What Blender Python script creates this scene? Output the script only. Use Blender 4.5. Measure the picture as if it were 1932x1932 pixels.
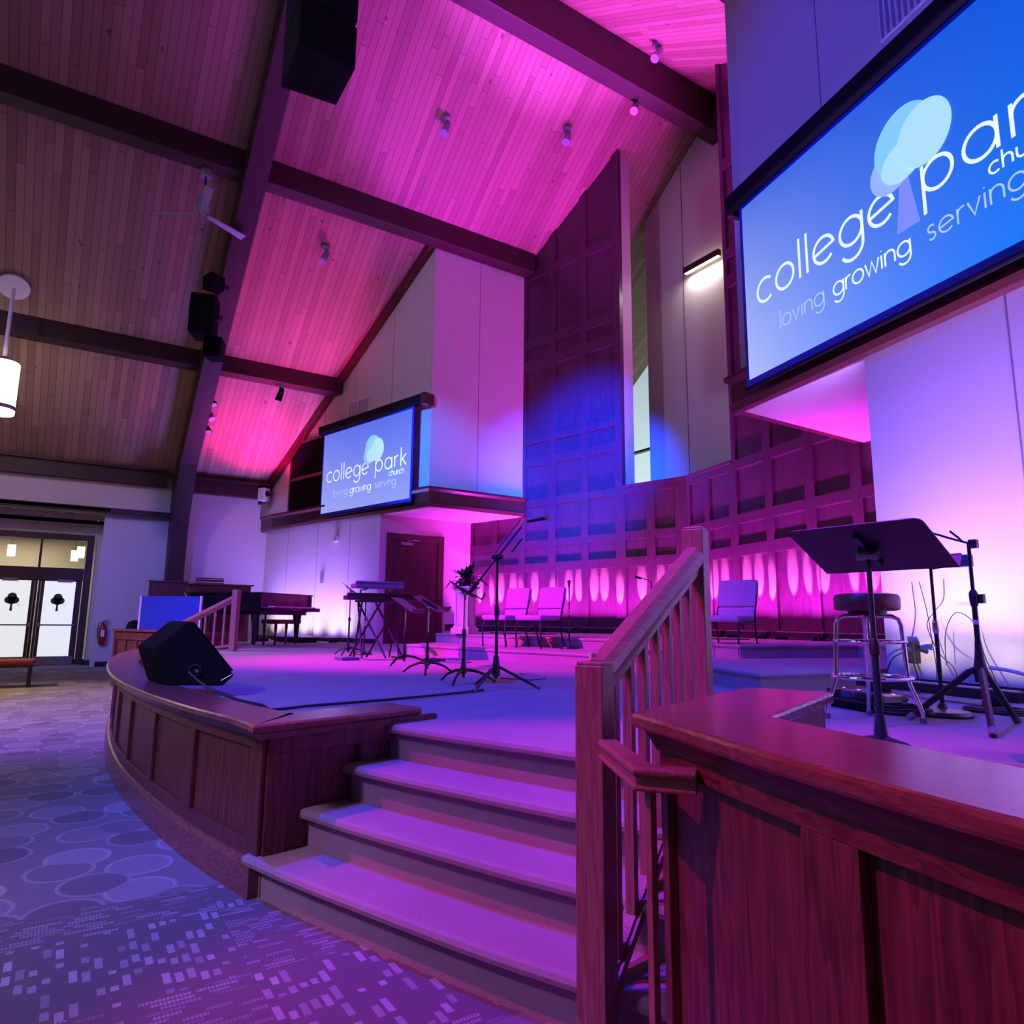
import bpy, math, random
from mathutils import Vector, Matrix
for o in list(bpy.data.objects): bpy.data.objects.remove(o, do_unlink=True)
S = bpy.context.scene; COL = S.collection
R = math.radians; PI = math.pi; sin, cos = math.sin, math.cos
random.seed(7)
# ------------------------------------------------------------------ camera, world, exposure
S.view_settings.view_transform = 'Standard'; S.view_settings.look = 'None'
S.view_settings.exposure = 0.0; S.view_settings.gamma = 1.0; S.view_settings.use_curve_mapping = False
EYE = 1.2
def cam_basis(pitch=R(9.087), roll=R(.584), an=R(32.69)):
    f = Vector((0, cos(pitch), sin(pitch))); r = Vector((1, 0, 0)); u = r.cross(f)
    r2 = r*cos(roll)+u*sin(roll); u2 = u*cos(roll)-r*sin(roll)
    M = Matrix.Rotation(PI/2-an, 3, 'Z')
    return M@r2, M@u2, M@f
cr, cu, cf = cam_basis()
cd = bpy.data.cameras.new('camera'); cam = bpy.data.objects.new('camera', cd); COL.objects.link(cam)
cam.matrix_world = Matrix(((cr.x, cu.x, -cf.x, 0), (cr.y, cu.y, -cf.y, 0), (cr.z, cu.z, -cf.z, EYE), (0, 0, 0, 1)))
cd.sensor_width = 36; cd.lens = 1292.3/1932*36; cd.clip_start = .05; cd.clip_end = 200
S.camera = cam
W = bpy.data.worlds.new('evening_sky'); S.world = W; W.use_nodes = True
wt = W.node_tree; bg = wt.nodes['Background']
tc = wt.nodes.new('ShaderNodeTexCoord'); sp = wt.nodes.new('ShaderNodeSeparateXYZ'); rp = wt.nodes.new('ShaderNodeValToRGB')
wt.links.new(tc.outputs['Generated'], sp.inputs[0]); wt.links.new(sp.outputs['Z'], rp.inputs[0]); wt.links.new(rp.outputs[0], bg.inputs[0])
rp.color_ramp.elements[0].position = .2; rp.color_ramp.elements[0].color = (.72, .86, .92, 1)
rp.color_ramp.elements[1].position = .56; rp.color_ramp.elements[1].color = (.06, .12, .15, 1)
bg.inputs[1].default_value = 1.0

def light(name, kind, loc, target=None, energy=100, color=(1, 1, 1), size=.1, angle=60, blend=.5, parent=None, sizey=None, spread=None):
    l = bpy.data.lights.new(name, kind); l.energy = energy; l.color = color
    if kind == 'SPOT': l.spot_size = R(angle); l.spot_blend = blend; l.shadow_soft_size = size
    elif kind == 'AREA':
        l.size = size
        if sizey: l.shape = 'RECTANGLE'; l.size_y = sizey
        if spread: l.spread = R(spread)
    else: l.shadow_soft_size = size
    o = bpy.data.objects.new(name, l); COL.objects.link(o); o.location = loc
    if target is not None:
        o.rotation_euler = (Vector(target)-Vector(loc)).to_track_quat('-Z', 'Y').to_euler()
    if parent is not None:
        bpy.context.view_layer.update()
        m = o.matrix_world.copy() if False else Matrix.LocRotScale(o.location, o.rotation_euler, None)
        o.parent = parent; o.matrix_basis = parent.matrix_world.inverted()@m
    return o
BLUE = (.01, .04, 1); MAG = (1, .03, .45); PURP = (.42, .03, 1); PINK = (1, .07, .32); WARM = (1, .72, .45); WHITE = (1, .95, .9)
# stage lighting from the house ceiling (theatre spots without bodies; the spill lamps are added fill)
light('stage_blue_spot', 'SPOT', (-3.4, -.8, 8.2), (-4.3, 3.6, .7), 3910, (0.011, 0.021, 1.000), .08, 62, .8)
light('stage_blue_wide', 'SPOT', (-4.0, -7.0, 8.4), (-11.0, 2.4, .7), 13300, (0.184, 0.016, 1.000), .1, 40, .8)
light('steps_magenta_spot', 'SPOT', (-5.0, -3.8, 8.6), (-1.4, 1.6, .5), 3010, (1, .011, .60), .07, 23, .5)
light('stage_magenta_spot', 'SPOT', (-12.0, -6.0, 9.0), (-8.2, 5.0, .8), 20718, (1, .01, .72), .08, 26, .9)
light('stage_left_magenta_spot', 'SPOT', (-14.5, -6.0, 8.4), (-11.5, 4.2, .7), 3000, (0.200, 0.080, 1.000), .08, 26, .9)
light('chancel_blue_spot', 'SPOT', (-4.5, 1.0, 8.8), (-11.55, 9.06, 4.5), 71300, (0.000, 0.048, 1.000), .06, 24, .9)
light('near_newel_fill', 'SPOT', (-2.8, -1.6, 6.2), (-1.9, 2.1, 1.2), 780, (0.846, 0.096, 1.000), .06, 22, .8)  # added violet fill on the near newels and handrail, no fixture
light('near_stage_blue_spot', 'SPOT', (-1.4, .6, 6.8), (-2.4, 4.4, .7), 384, (0.000, 0.046, 1.000), .06, 56, .8)
light('box_blue_spot', 'SPOT', (-7.0, -7.0, 8.5), (-13.3, 6.3, 4.7), 27360, (0.000, 0.147, 1.000), .08, 12, 1)
light('right_box_blue_spot', 'SPOT', (-6.0, -6.0, 8.0), (-3.6, 6.0, 6.6), 3879, (0.000, 0.018, 1.000), .1, 26, 1)
light('chancel_wide_violet', 'SPOT', (-5.6, -8.0, 9.0), (-11.5, 7.0, 7.2), 1950, (.5, .42, 1.0), .2, 40, .9)
light('wall_blue_spot', 'SPOT', (-7.0, -3.0, 7.0), (-19.9, 2.0, 1.6), 3671, (0.000, 0.055, 1.000), .1, 24, .9)
light('wall_grey_spot', 'SPOT', (-9.0, -8.0, 8.0), (-19.9, -.3, 3.6), 1686, (0.554, 0.363, 1.000), .3, 40, .9)
light('floor_violet_spill', 'SPOT', (-1.5, -6.0, 6.8), (-5.0, -1.2, 0), 1701, (.62, .46, 1), .3, 44, .9)
light('floor_near_spill', 'SPOT', (-1.6, -5.0, 6.4), (-2.5, -.5, 0), 907, (.85, .34, 1), .3, 36, .9)
light('floor_warm_spill', 'SPOT', (-14.0, -7.0, 8.0), (-12.0, -1.4, 0), 5381, (1.000, 0.665, 0.000), .3, 50, .9)
light('house_spill', 'AREA', (-8.0, -9.0, 9.0), (-10, -1, 0), 154, (0.318, 0.545, 1.000), 6)

# ------------------------------------------------------------------ materials
def newmat(name):
    m = bpy.data.materials.new(name); m.use_nodes = True
    nt = m.node_tree; return m, nt, nt.nodes['Principled BSDF']
def N(nt, kind, **kw):
    n = nt.nodes.new(kind)
    for k, v in kw.items():
        if hasattr(n, k): setattr(n, k, v)
    return n
def mnode(nt, op, a, b=None, c=None):
    n = nt.nodes.new('ShaderNodeMath'); n.operation = op
    for i, v in enumerate((a, b, c)):
        if v is None: continue
        if isinstance(v, (int, float)): n.inputs[i].default_value = v
        else: nt.links.new(v, n.inputs[i])
    return n.outputs[0]
def mixc(nt, f, a, b):
    n = nt.nodes.new('ShaderNodeMix'); n.data_type = 'RGBA'
    for s, v in ((n.inputs[0], f), (n.inputs[6], a), (n.inputs[7], b)):
        if isinstance(v, (int, float)): s.default_value = v
        elif isinstance(v, tuple): s.default_value = (*v, 1) if len(v) == 3 else v
        else: nt.links.new(v, s)
    return n.outputs[2]
def coords(nt, kind='Object'):
    return nt.nodes.new('ShaderNodeTexCoord').outputs[kind]
def mapping(nt, vec, scale):
    n = nt.nodes.new('ShaderNodeMapping'); n.inputs['Scale'].default_value = scale; nt.links.new(vec, n.inputs[0]); return n.outputs[0]
def noise(nt, vec, sc, det=4, rough=.55):
    n = nt.nodes.new('ShaderNodeTexNoise'); n.inputs['Scale'].default_value = sc; n.inputs['Detail'].default_value = det
    n.inputs['Roughness'].default_value = rough; nt.links.new(vec, n.inputs['Vector']); return n.outputs[0]
def bump(nt, h, bs, st=.3, d=.01):
    b = nt.nodes.new('ShaderNodeBump'); b.inputs['Strength'].default_value = st; b.inputs['Distance'].default_value = d
    nt.links.new(h, b.inputs['Height']); nt.links.new(b.outputs[0], bs.inputs['Normal'])
def plain(name, col, rough=.5, metal=0, var=.08, sc=8, spec=None):
    m, nt, bs = newmat(name)
    v = noise(nt, coords(nt), sc, 3)
    f = mnode(nt, 'MULTIPLY', v, var*2)
    nt.links.new(mixc(nt, f, col, tuple(c*.55 for c in col)), bs.inputs['Base Color'])
    bs.inputs['Roughness'].default_value = rough; bs.inputs['Metallic'].default_value = metal
    if spec is not None: bs.inputs['Specular IOR Level'].default_value = spec
    return m
def emis(name, col, st):
    m, nt, bs = newmat(name); bs.inputs['Base Color'].default_value = (*col, 1)
    bs.inputs['Emission Color'].default_value = (*col, 1); bs.inputs['Emission Strength'].default_value = st; return m
def wood(name, c1, c2, axis=2, sc=1.0, rough=.38, grain=1.0, b=.12):
    m, nt, bs = newmat(name)
    s = [9*sc]*3; s[axis] = .9*sc
    v = mapping(nt, coords(nt), s)
    n1 = noise(nt, v, 1.6, 3, .5)
    w = mnode(nt, 'FRACT', mnode(nt, 'MULTIPLY', n1, 7*grain))
    w = mnode(nt, 'SMOOTH_MIN', w, mnode(nt, 'MULTIPLY', mnode(nt, 'SUBTRACT', 1, w), 4), .3)
    s2 = [90*sc]*3; s2[axis] = 2.2*sc
    n2 = noise(nt, mapping(nt, coords(nt), s2), 1.5, 3, .6)
    f = mnode(nt, 'ADD', mnode(nt, 'MULTIPLY', w, .5), mnode(nt, 'MULTIPLY', mnode(nt, 'SUBTRACT', n2, .35), 1.1))
    f = mnode(nt, 'MINIMUM', mnode(nt, 'MAXIMUM', f, 0), 1)
    nt.links.new(mixc(nt, f, c1, c2), bs.inputs['Base Color'])
    bs.inputs['Roughness'].default_value = rough
    bump(nt, n2, bs, b, .004)
    return m
CHERRY1, CHERRY2 = (.055, .014, .016), (.25, .085, .075)
M = {}
M['panel'] = wood('stained_panel_wood', (.05, .014, .036), (.12, .035, .08), 2, .8, .32)
M['rail_wood'] = wood('stained_rail_wood', (.05, .012, .010), (.13, .035, .026), 0, .8, .3)
M['block'] = wood('stage_front_wood', CHERRY1, CHERRY2, 2, 1.0, .4)
M['blockx'] = wood('stage_front_wood_horizontal', CHERRY1, CHERRY2, 0, 1.0, .4)
M['cap'] = wood('stage_cap_wood', (.14, .045, .045), (.30, .11, .10), 0, 1.2, .24)
M['oak'] = wood('newel_oak', (.19, .09, .075), (.44, .25, .20), 2, 1.6, .42)
M['oakx'] = wood('handrail_oak', (.19, .08, .07), (.42, .21, .17), 1, 1.6, .36)
M['beam'] = wood('dark_beam_wood', (.028, .010, .010), (.06, .02, .018), 1, .5, .55)
M['door'] = wood('dark_door_wood', (.045, .010, .010), (.11, .028, .024), 2, .9, .4)
M['organ'] = wood('organ_case_wood', (.10, .03, .022), (.22, .08, .05), 2, .9, .4)
M['doorframe'] = wood('entrance_frame_wood', (.035, .014, .012), (.075, .034, .028), 2, .8, .5)
M['wall'] = plain('cream_wall_paint', (.60, .55, .50), .8, 0, .06, 1.2, .2)
M['wallb'] = plain('cream_soffit_paint', (.58, .52, .46), .85, 0, .05, 1.0, .2)
M['seam'] = plain('wall_panel_seam', (.22, .19, .2), .9, 0, .05, 5)
M['black'] = plain('black_powder_coat', (.012, .012, .014), .4, 0, .3, 14)
M['dark'] = plain('black_plastic', (.02, .02, .024), .45, .0, .2, 20)
M['matte'] = plain('black_cabinet', (.008, .008, .01), .85, 0, .2, 6, .15)
M['chrome'] = plain('chrome', (.85, .85, .88), .08, 1, .03, 4)
M['steel'] = plain('brushed_steel', (.45, .45, .47), .32, 1, .08, 12)
M['greymetal'] = plain('grey_lamp_housing', (.32, .32, .36), .45, .3, .1, 12)
M['whitep'] = plain('white_paint', (.75, .73, .70), .45, 0, .04, 6)
M['rubber'] = plain('rubber_foot', (.2, .2, .22), .7, 0, .1, 9)
M['red'] = plain('red_enamel', (.35, .01, .01), .3, 0, .1, 8)
M['redseat'] = plain('burgundy_upholstery', (.28, .05, .05), .8, 0, .2, 30)
M['vinyl'] = plain('burgundy_vinyl', (.16, .03, .03), .35, 0, .1, 12)
M['chairfab'] = plain('rose_chair_fabric', (.38, .26, .56), .9, 0, .15, 60)
M['bluefab'] = plain('blue_divider_fabric', (.03, .09, .42), .95, 0, .15, 40)
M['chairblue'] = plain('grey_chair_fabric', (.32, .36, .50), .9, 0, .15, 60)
M['leaf'] = plain('plant_leaf', (.03, .12, .05), .45, 0, .5, 6)
M['cord'] = plain('black_cord', (.01, .012, .02), .5, 0, .1, 30)
M['grill'] = plain('black_speaker_cloth', (.005, .005, .007), .95, 0, .3, 90, .1)
M['piano'] = plain('polished_ebony', (.008, .008, .010), .12, 0, .1, 3)
M['greentube'] = plain('dark_green_enamel', (.015, .07, .06), .3, .2, .1, 10)
M['keys'] = plain('white_keys', (.7, .7, .7), .3, 0, .03, 9)
M['kbody'] = plain('keyboard_casing', (.10, .12, .2), .35, .2, .1, 12)
M['strap'] = plain('dark_baseboard', (.02, .018, .02), .5, 0, .1, 5)
M['glass'] = None
def carpet(name, c1, c2, sc=220):
    m, nt, bs = newmat(name)
    co = coords(nt); n = noise(nt, co, sc, 2, .7); n2 = noise(nt, co, 3, 3)
    f = mnode(nt, 'ADD', mnode(nt, 'MULTIPLY', n, .8), mnode(nt, 'MULTIPLY', n2, .25))
    nt.links.new(mixc(nt, f, c1, c2), bs.inputs['Base Color'])
    bs.inputs['Roughness'].default_value = 1; bs.inputs['Specular IOR Level'].default_value = .05
    bump(nt, n, bs, .5, .006); return m
M['border'] = plain('black_border_painted_blue_glow', (.008, .04, .5), .5, 0, .1, 6)  # black mask with the projector's blue overspill put into its colour
M['carpet'] = carpet('stage_carpet', (.20, .17, .19), (.46, .40, .42))
def plank_mat():
    m, nt, bs = newmat('knotty_pine_planking')
    sep = nt.nodes.new('ShaderNodeSeparateXYZ'); nt.links.new(coords(nt), sep.inputs[0]); X, Y = sep.outputs[0], sep.outputs[1]
    w = .135
    py = mnode(nt, 'DIVIDE', Y, w); row = mnode(nt, 'FLOOR', py); fy = mnode(nt, 'FRACT', py)
    wn = nt.nodes.new('ShaderNodeTexWhiteNoise'); wn.noise_dimensions = '1D'; nt.links.new(row, wn.inputs['W'])
    px = mnode(nt, 'DIVIDE', mnode(nt, 'ADD', X, mnode(nt, 'MULTIPLY', wn.outputs[0], 9)), 2.7)
    seg = mnode(nt, 'FLOOR', px); fx = mnode(nt, 'FRACT', px)
    cb = nt.nodes.new('ShaderNodeCombineXYZ'); nt.links.new(row, cb.inputs[0]); nt.links.new(seg, cb.inputs[1])
    wn2 = nt.nodes.new('ShaderNodeTexWhiteNoise'); wn2.noise_dimensions = '2D'; nt.links.new(cb.outputs[0], wn2.inputs['Vector'])
    base = mixc(nt, wn2.outputs[0], (.27, .16, .10), (.42, .27, .175))
    g = noise(nt, mapping(nt, coords(nt), (.7, 26, 26)), 2, 4, .6)
    base = mixc(nt, mnode(nt, 'MULTIPLY', g, .35), base, (.20, .10, .06))
    vo = nt.nodes.new('ShaderNodeTexVoronoi'); vo.inputs['Scale'].default_value = 1.9; nt.links.new(mapping(nt, coords(nt), (.8, 1.3, .0)), vo.inputs['Vector'])
    kn = mnode(nt, 'LESS_THAN', vo.outputs['Distance'], .065)
    base = mixc(nt, mnode(nt, 'MULTIPLY', kn, .7), base, (.06, .025, .02))
    seam = mnode(nt, 'LESS_THAN', mnode(nt, 'MINIMUM', fy, mnode(nt, 'SUBTRACT', 1, fy)), .045)
    sx = mnode(nt, 'LESS_THAN', fx, .004)
    base = mixc(nt, mnode(nt, 'MULTIPLY', mnode(nt, 'MAXIMUM', seam, sx), .62), base, (.05, .02, .015))
    nt.links.new(base, bs.inputs['Base Color']); bs.inputs['Roughness'].default_value = .6
    return m
M['plank'] = plank_mat()
def hall_carpet():
    m, nt, bs = newmat('patterned_hall_carpet')
    geo = nt.nodes.new('ShaderNodeNewGeometry'); sep = nt.nodes.new('ShaderNodeSeparateXYZ'); nt.links.new(geo.outputs['Position'], sep.inputs[0])
    X, Y = sep.outputs[0], sep.outputs[1]
    def wn(a, b, s=0):
        c = nt.nodes.new('ShaderNodeCombineXYZ'); nt.links.new(a, c.inputs[0]); nt.links.new(b, c.inputs[1]); c.inputs[2].default_value = s
        w = nt.nodes.new('ShaderNodeTexWhiteNoise'); w.noise_dimensions = '3D'; nt.links.new(c.outputs[0], w.inputs['Vector']); return w.outputs[0]
    def dashes(A, B, rowh, cell, thr, s, minl=.3):   # bars lying along A, rows stacked along B
        rb = mnode(nt, 'DIVIDE', B, rowh); row = mnode(nt, 'FLOOR', rb); fb = mnode(nt, 'FRACT', rb)
        one = mnode(nt, 'MULTIPLY', row, 1.0)
        off = wn(row, one, s)
        ra = mnode(nt, 'ADD', mnode(nt, 'DIVIDE', A, cell), mnode(nt, 'MULTIPLY', off, 7)); ca = mnode(nt, 'FLOOR', ra); fa = mnode(nt, 'FRACT', ra)
        rnd = wn(row, ca, s+3.3); ln = mnode(nt, 'ADD', mnode(nt, 'MULTIPLY', wn(row, ca, s+8.1), .6), minl)
        inb = mnode(nt, 'MULTIPLY', mnode(nt, 'GREATER_THAN', fb, .22), mnode(nt, 'LESS_THAN', fb, .86))
        ina = mnode(nt, 'LESS_THAN', fa, ln)
        on = mnode(nt, 'GREATER_THAN', rnd, thr)
        return mnode(nt, 'MULTIPLY', mnode(nt, 'MULTIPLY', inb, ina), mnode(nt, 'MULTIPLY', on, rnd)), fa
    rects, _ = dashes(X, Y, .038, .12, .40, 1.0, .15)
    bars, fa = dashes(Y, X, .026, .17, .22, 5.0)
    rib = mnode(nt, 'ADD', .6, mnode(nt, 'MULTIPLY', mnode(nt, 'SINE', mnode(nt, 'MULTIPLY', Y, 520)), .4))
    bars = mnode(nt, 'MULTIPLY', bars, rib)
    tx = mnode(nt, 'FLOOR', mnode(nt, 'DIVIDE', mnode(nt, 'ADD', X, .2), .61)); ty = mnode(nt, 'FLOOR', mnode(nt, 'DIVIDE', mnode(nt, 'ADD', Y, .25), .9))
    chk = mnode(nt, 'MODULO', mnode(nt, 'ADD', mnode(nt, 'ADD', tx, ty), 100), 2)
    patt = mnode(nt, 'ADD', mnode(nt, 'MULTIPLY', rects, chk), mnode(nt, 'MULTIPLY', bars, mnode(nt, 'SUBTRACT', 1, chk)))
    vo = nt.nodes.new('ShaderNodeTexVoronoi'); vo.voronoi_dimensions = '2D'; vo.inputs['Scale'].default_value = 3.1; vo.inputs['Randomness'].default_value = .75
    nt.links.new(geo.outputs['Position'], vo.inputs['Vector'])
    d = vo.outputs['Distance']
    ring = mnode(nt, 'LESS_THAN', mnode(nt, 'ABSOLUTE', mnode(nt, 'SUBTRACT', d, .44)), .03)
    vsep = nt.nodes.new('ShaderNodeSeparateColor'); nt.links.new(vo.outputs['Color'], vsep.inputs[0])
    fill = mnode(nt, 'MULTIPLY', mnode(nt, 'LESS_THAN', d, .44), mnode(nt, 'MULTIPLY', mnode(nt, 'SUBTRACT', vsep.outputs[0], .4), .55))
    circ = mnode(nt, 'ADD', mnode(nt, 'ADD', mnode(nt, 'MULTIPLY', ring, .38), fill), .32)
    bigsel = wn(mnode(nt, 'FLOOR', mnode(nt, 'DIVIDE', X, 2.4)), mnode(nt, 'FLOOR', mnode(nt, 'DIVIDE', mnode(nt, 'ADD', Y, .9), 1.8)), 2.0)
    zone = mnode(nt, 'LESS_THAN', X, -3.55)
    zone = mnode(nt, 'MAXIMUM', zone, mnode(nt, 'MULTIPLY', mnode(nt, 'GREATER_THAN', X, -1.95), mnode(nt, 'GREATER_THAN', Y, .45)))
    fine = noise(nt, geo.outputs['Position'], 260, 2, .7)
    val = mnode(nt, 'ADD', mnode(nt, 'MULTIPLY', zone, circ), mnode(nt, 'MULTIPLY', mnode(nt, 'SUBTRACT', 1, zone), mnode(nt, 'ADD', patt, .1)))
    val = mnode(nt, 'ADD', mnode(nt, 'MULTIPLY', val, .9), mnode(nt, 'MULTIPLY', mnode(nt, 'SUBTRACT', fine, .5), .22))
    val = mnode(nt, 'MINIMUM', mnode(nt, 'MAXIMUM', val, 0), 1)
    nt.links.new(mixc(nt, val, (.115, .11, .13), (.36, .38, .46)), bs.inputs['Base Color'])
    bs.inputs['Roughness'].default_value = 1; bs.inputs['Specular IOR Level'].default_value = .05
    bump(nt, fine, bs, .4, .004); return m
M['hall'] = hall_carpet()
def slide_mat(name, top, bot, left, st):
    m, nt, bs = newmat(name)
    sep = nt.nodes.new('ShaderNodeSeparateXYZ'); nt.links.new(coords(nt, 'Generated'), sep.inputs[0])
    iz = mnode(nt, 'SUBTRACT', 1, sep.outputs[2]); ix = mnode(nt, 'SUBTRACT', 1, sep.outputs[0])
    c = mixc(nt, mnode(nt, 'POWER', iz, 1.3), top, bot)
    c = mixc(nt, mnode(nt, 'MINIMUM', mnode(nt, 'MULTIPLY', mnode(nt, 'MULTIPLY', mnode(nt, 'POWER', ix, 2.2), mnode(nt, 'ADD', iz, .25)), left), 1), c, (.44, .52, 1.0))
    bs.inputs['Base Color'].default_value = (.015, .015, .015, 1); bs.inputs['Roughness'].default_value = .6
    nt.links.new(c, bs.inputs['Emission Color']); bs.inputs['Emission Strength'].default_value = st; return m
M['slideL'] = slide_mat('slide_painted_lavender_gain', (.10, .17, .86), (.30, .36, .93), .25, .95)  # same slide on both; this screen's viewing gain is painted into the gradient
M['slideR'] = slide_mat('slide_painted_blue_gain', (.0, .10, .75), (.0, .19, 1.0), .85, .95)  # viewing gain painted in: vivid blue, paler at lower left
M['text'] = emis('slide_lettering', (.72, .92, 1.0), .95)
M['textdim'] = emis('slide_small_lettering', (.40, .60, 1.0), .85)
M['crownA'] = emis('slide_tree_crown_teal', (.25, .68, .92), .8)
M['crownB'] = emis('slide_tree_crown_pale', (.42, .80, .92), .85)
M['crownC'] = emis('slide_tree_crown_blue', (.32, .52, .98), .8)
M['trunk'] = emis('slide_tree_trunk', (.20, .28, .98), .85)
M['frost'] = emis('backlit_frosted_glass', (.80, .86, .78), .82)
M['decal'] = plain('dark_tree_decal', (.05, .07, .07), .6, 0, .1, 9)
M['decalg'] = plain('grey_lettering_decal', (.45, .48, .47), .6, 0, .1, 9)
M['shade'] = emis('glowing_lamp_shade', (1, .88, .68), 5.0)
M['lensw'] = emis('warm_lamp_lens', (1, .93, .8), 9)
M['lens'] = plain('lamp_lens', (.35, .38, .5), .15, .2, .1, 9)
M['ledred'] = emis('red_indicator', (1, .15, .1), 3)
M['lensd'] = emis('led_bar_lens', (.25, .1, .3), .25)
def glassmat():
    m, nt, bs = newmat('clear_glass'); bs.inputs['Base Color'].default_value = (.9, .95, .95, 1); bs.inputs['Roughness'].default_value = .02
    bs.inputs['Transmission Weight'].default_value = 1; bs.inputs['IOR'].default_value = 1.05; return m
M['glass'] = glassmat()

# ------------------------------------------------------------------ mesh helpers
class B:
    def __init__(s): s.v = []; s.f = []
    def add(s, vs, fs, T=None):
        k = len(s.v)
        for p in vs: s.v.append(tuple(T@Vector(p)) if T is not None else tuple(p))
        for f in fs: s.f.append([k+i for i in f])
        return s
    def box(s, c, d, T=None):
        x, y, z = c; a, b, h = d[0]/2, d[1]/2, d[2]/2
        vs = [(x+i*a, y+j*b, z+k*h) for i in (-1, 1) for j in (-1, 1) for k in (-1, 1)]
        return s.add(vs, [(0, 1, 3, 2), (4, 6, 7, 5), (0, 4, 5, 1), (2, 3, 7, 6), (0, 2, 6, 4), (1, 5, 7, 3)], T)
    def prism(s, poly, z0, z1, T=None):
        n = len(poly); vs = [(p[0], p[1], z0) for p in poly]+[(p[0], p[1], z1) for p in poly]
        fs = [tuple(range(n-1, -1, -1)), tuple(range(n, 2*n))]+[(i, (i+1) % n, n+(i+1) % n, n+i) for i in range(n)]
        return s.add(vs, fs, T)
    def cyl(s, p0, p1, r0, r1=None, n=14, cap=True):
        r1 = r0 if r1 is None else r1
        return s.tube([p0, p1], [r0, r1], n, cap)
    def tube(s, pts, r, n=8, cap=True):
        pts = [Vector(p) for p in pts]; rs = r if isinstance(r, (list, tuple)) else [r]*len(pts)
        k = len(s.v); t0 = (pts[1]-pts[0]).normalized()
        up = Vector((0, 0, 1)) if abs(t0.z) < .9 else Vector((1, 0, 0)); a = t0.cross(up).normalized()
        for i, p in enumerate(pts):
            t = (pts[min(i+1, len(pts)-1)]-pts[max(i-1, 0)]).normalized()
            a = (a-t*a.dot(t)).normalized(); b = t.cross(a)
            for j in range(n):
                q = 2*PI*j/n; s.v.append(tuple(p+(a*cos(q)+b*sin(q))*rs[i]))
        for i in range(len(pts)-1):
            for j in range(n):
                s.f.append([k+i*n+j, k+i*n+(j+1) % n, k+(i+1)*n+(j+1) % n, k+(i+1)*n+j])
        if cap:
            s.f.append([k+j for j in range(n-1, -1, -1)]); s.f.append([k+(len(pts)-1)*n+j for j in range(n)])
        return s
    def lathe(s, prof, n=20, T=None):
        vs = []; fs = []
        for (r, z) in prof:
            for j in range(n): vs.append((r*cos(2*PI*j/n), r*sin(2*PI*j/n), z))
        for i in range(len(prof)-1):
            for j in range(n): fs.append((i*n+j, i*n+(j+1) % n, (i+1)*n+(j+1) % n, (i+1)*n+j))
        fs.append(tuple(range(n-1, -1, -1))); fs.append(tuple((len(prof)-1)*n+j for j in range(n)))
        return s.add(vs, fs, T)
    def sweep(s, path, prof, closed=False, T=None):
        """profile (offset to the left of travel, z) swept along a plan path with mitred corners"""
        n = len(path); P = [Vector((p[0], p[1])) for p in path]; zz = [p[2] if len(p) > 2 else 0 for p in path]; m = len(prof); vs = []
        for i in range(n):
            if closed: d0 = (P[i]-P[i-1]).normalized(); d1 = (P[(i+1) % n]-P[i]).normalized()
            else:
                d1 = (P[min(i+1, n-1)]-P[min(i, n-2)]).normalized(); d0 = (P[max(i, 1)]-P[max(i-1, 0)]).normalized()
            n0 = Vector((-d0.y, d0.x)); n1 = Vector((-d1.y, d1.x)); b = (n0+n1); b.normalize(); k = 1/max(b.dot(n0), .35)
            for (o, z) in prof: q = P[i]+b*o*k; vs.append((q.x, q.y, zz[i]+z))
        fs = []
        for i in range(n if closed else n-1):
            for j in range(m): a, b2 = i*m+j, i*m+(j+1) % m; c, d = ((i+1) % n)*m+(j+1) % m, ((i+1) % n)*m+j; fs.append((a, b2, c, d))
        if not closed: fs.append(tuple(range(m-1, -1, -1))); fs.append(tuple((n-1)*m+j for j in range(m)))
        return s.add(vs, fs, T)
    def build(s, name, mat, parent=None, bev=0, smooth=False, fix=True):
        me = bpy.data.meshes.new(name); me.from_pydata(s.v, [], s.f); me.validate()
        if fix:
            import bmesh
            bm = bmesh.new(); bm.from_mesh(me); bmesh.ops.recalc_face_normals(bm, faces=bm.faces); bm.to_mesh(me); bm.free()
        me.materials.append(mat if not isinstance(mat, str) else M[mat])
        if smooth: me.shade_smooth(); me.set_sharp_from_angle(angle=R(40))
        o = bpy.data.objects.new(name, me); COL.objects.link(o)
        if parent is not None: o.parent = parent
        if bev:
            b = o.modifiers.new('bevel', 'BEVEL'); b.width = bev; b.segments = 2; b.limit_method = 'ANGLE'; b.angle_limit = R(40)
        return o
def tag(o, label, cat, group=None, kind=None):
    o['label'] = label; o['category'] = cat
    if group: o['group'] = group
    if kind: o['kind'] = kind
    return o
def T(name, label, cat, loc=(0, 0, 0), rz=0, group=None, rot=None):
    o = bpy.data.objects.new(name, None); COL.objects.link(o); o.empty_display_size = .1
    o.location = loc; o.rotation_euler = rot if rot else (0, 0, rz)
    bpy.context.view_layer.update()
    return tag(o, label, cat, group)
def dup(root, loc, rz=None, label=None, group=None, rot=None):
    r = root.copy(); COL.objects.link(r); r.location = loc
    if rz is not None: r.rotation_euler = (0, 0, rz)
    if rot is not None: r.rotation_euler = rot
    if label: r['label'] = label
    if group: r['group'] = group
    for ch in list(root.children):
        c = ch.copy(); COL.objects.link(c); c.parent = r
        for g in list(ch.children): d = g.copy(); COL.objects.link(d); d.parent = c
    return r
def struct(o, label=None, cat=None):
    o['kind'] = 'structure'
    if label: o['label'] = label
    if cat: o['category'] = cat
    return o
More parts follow.
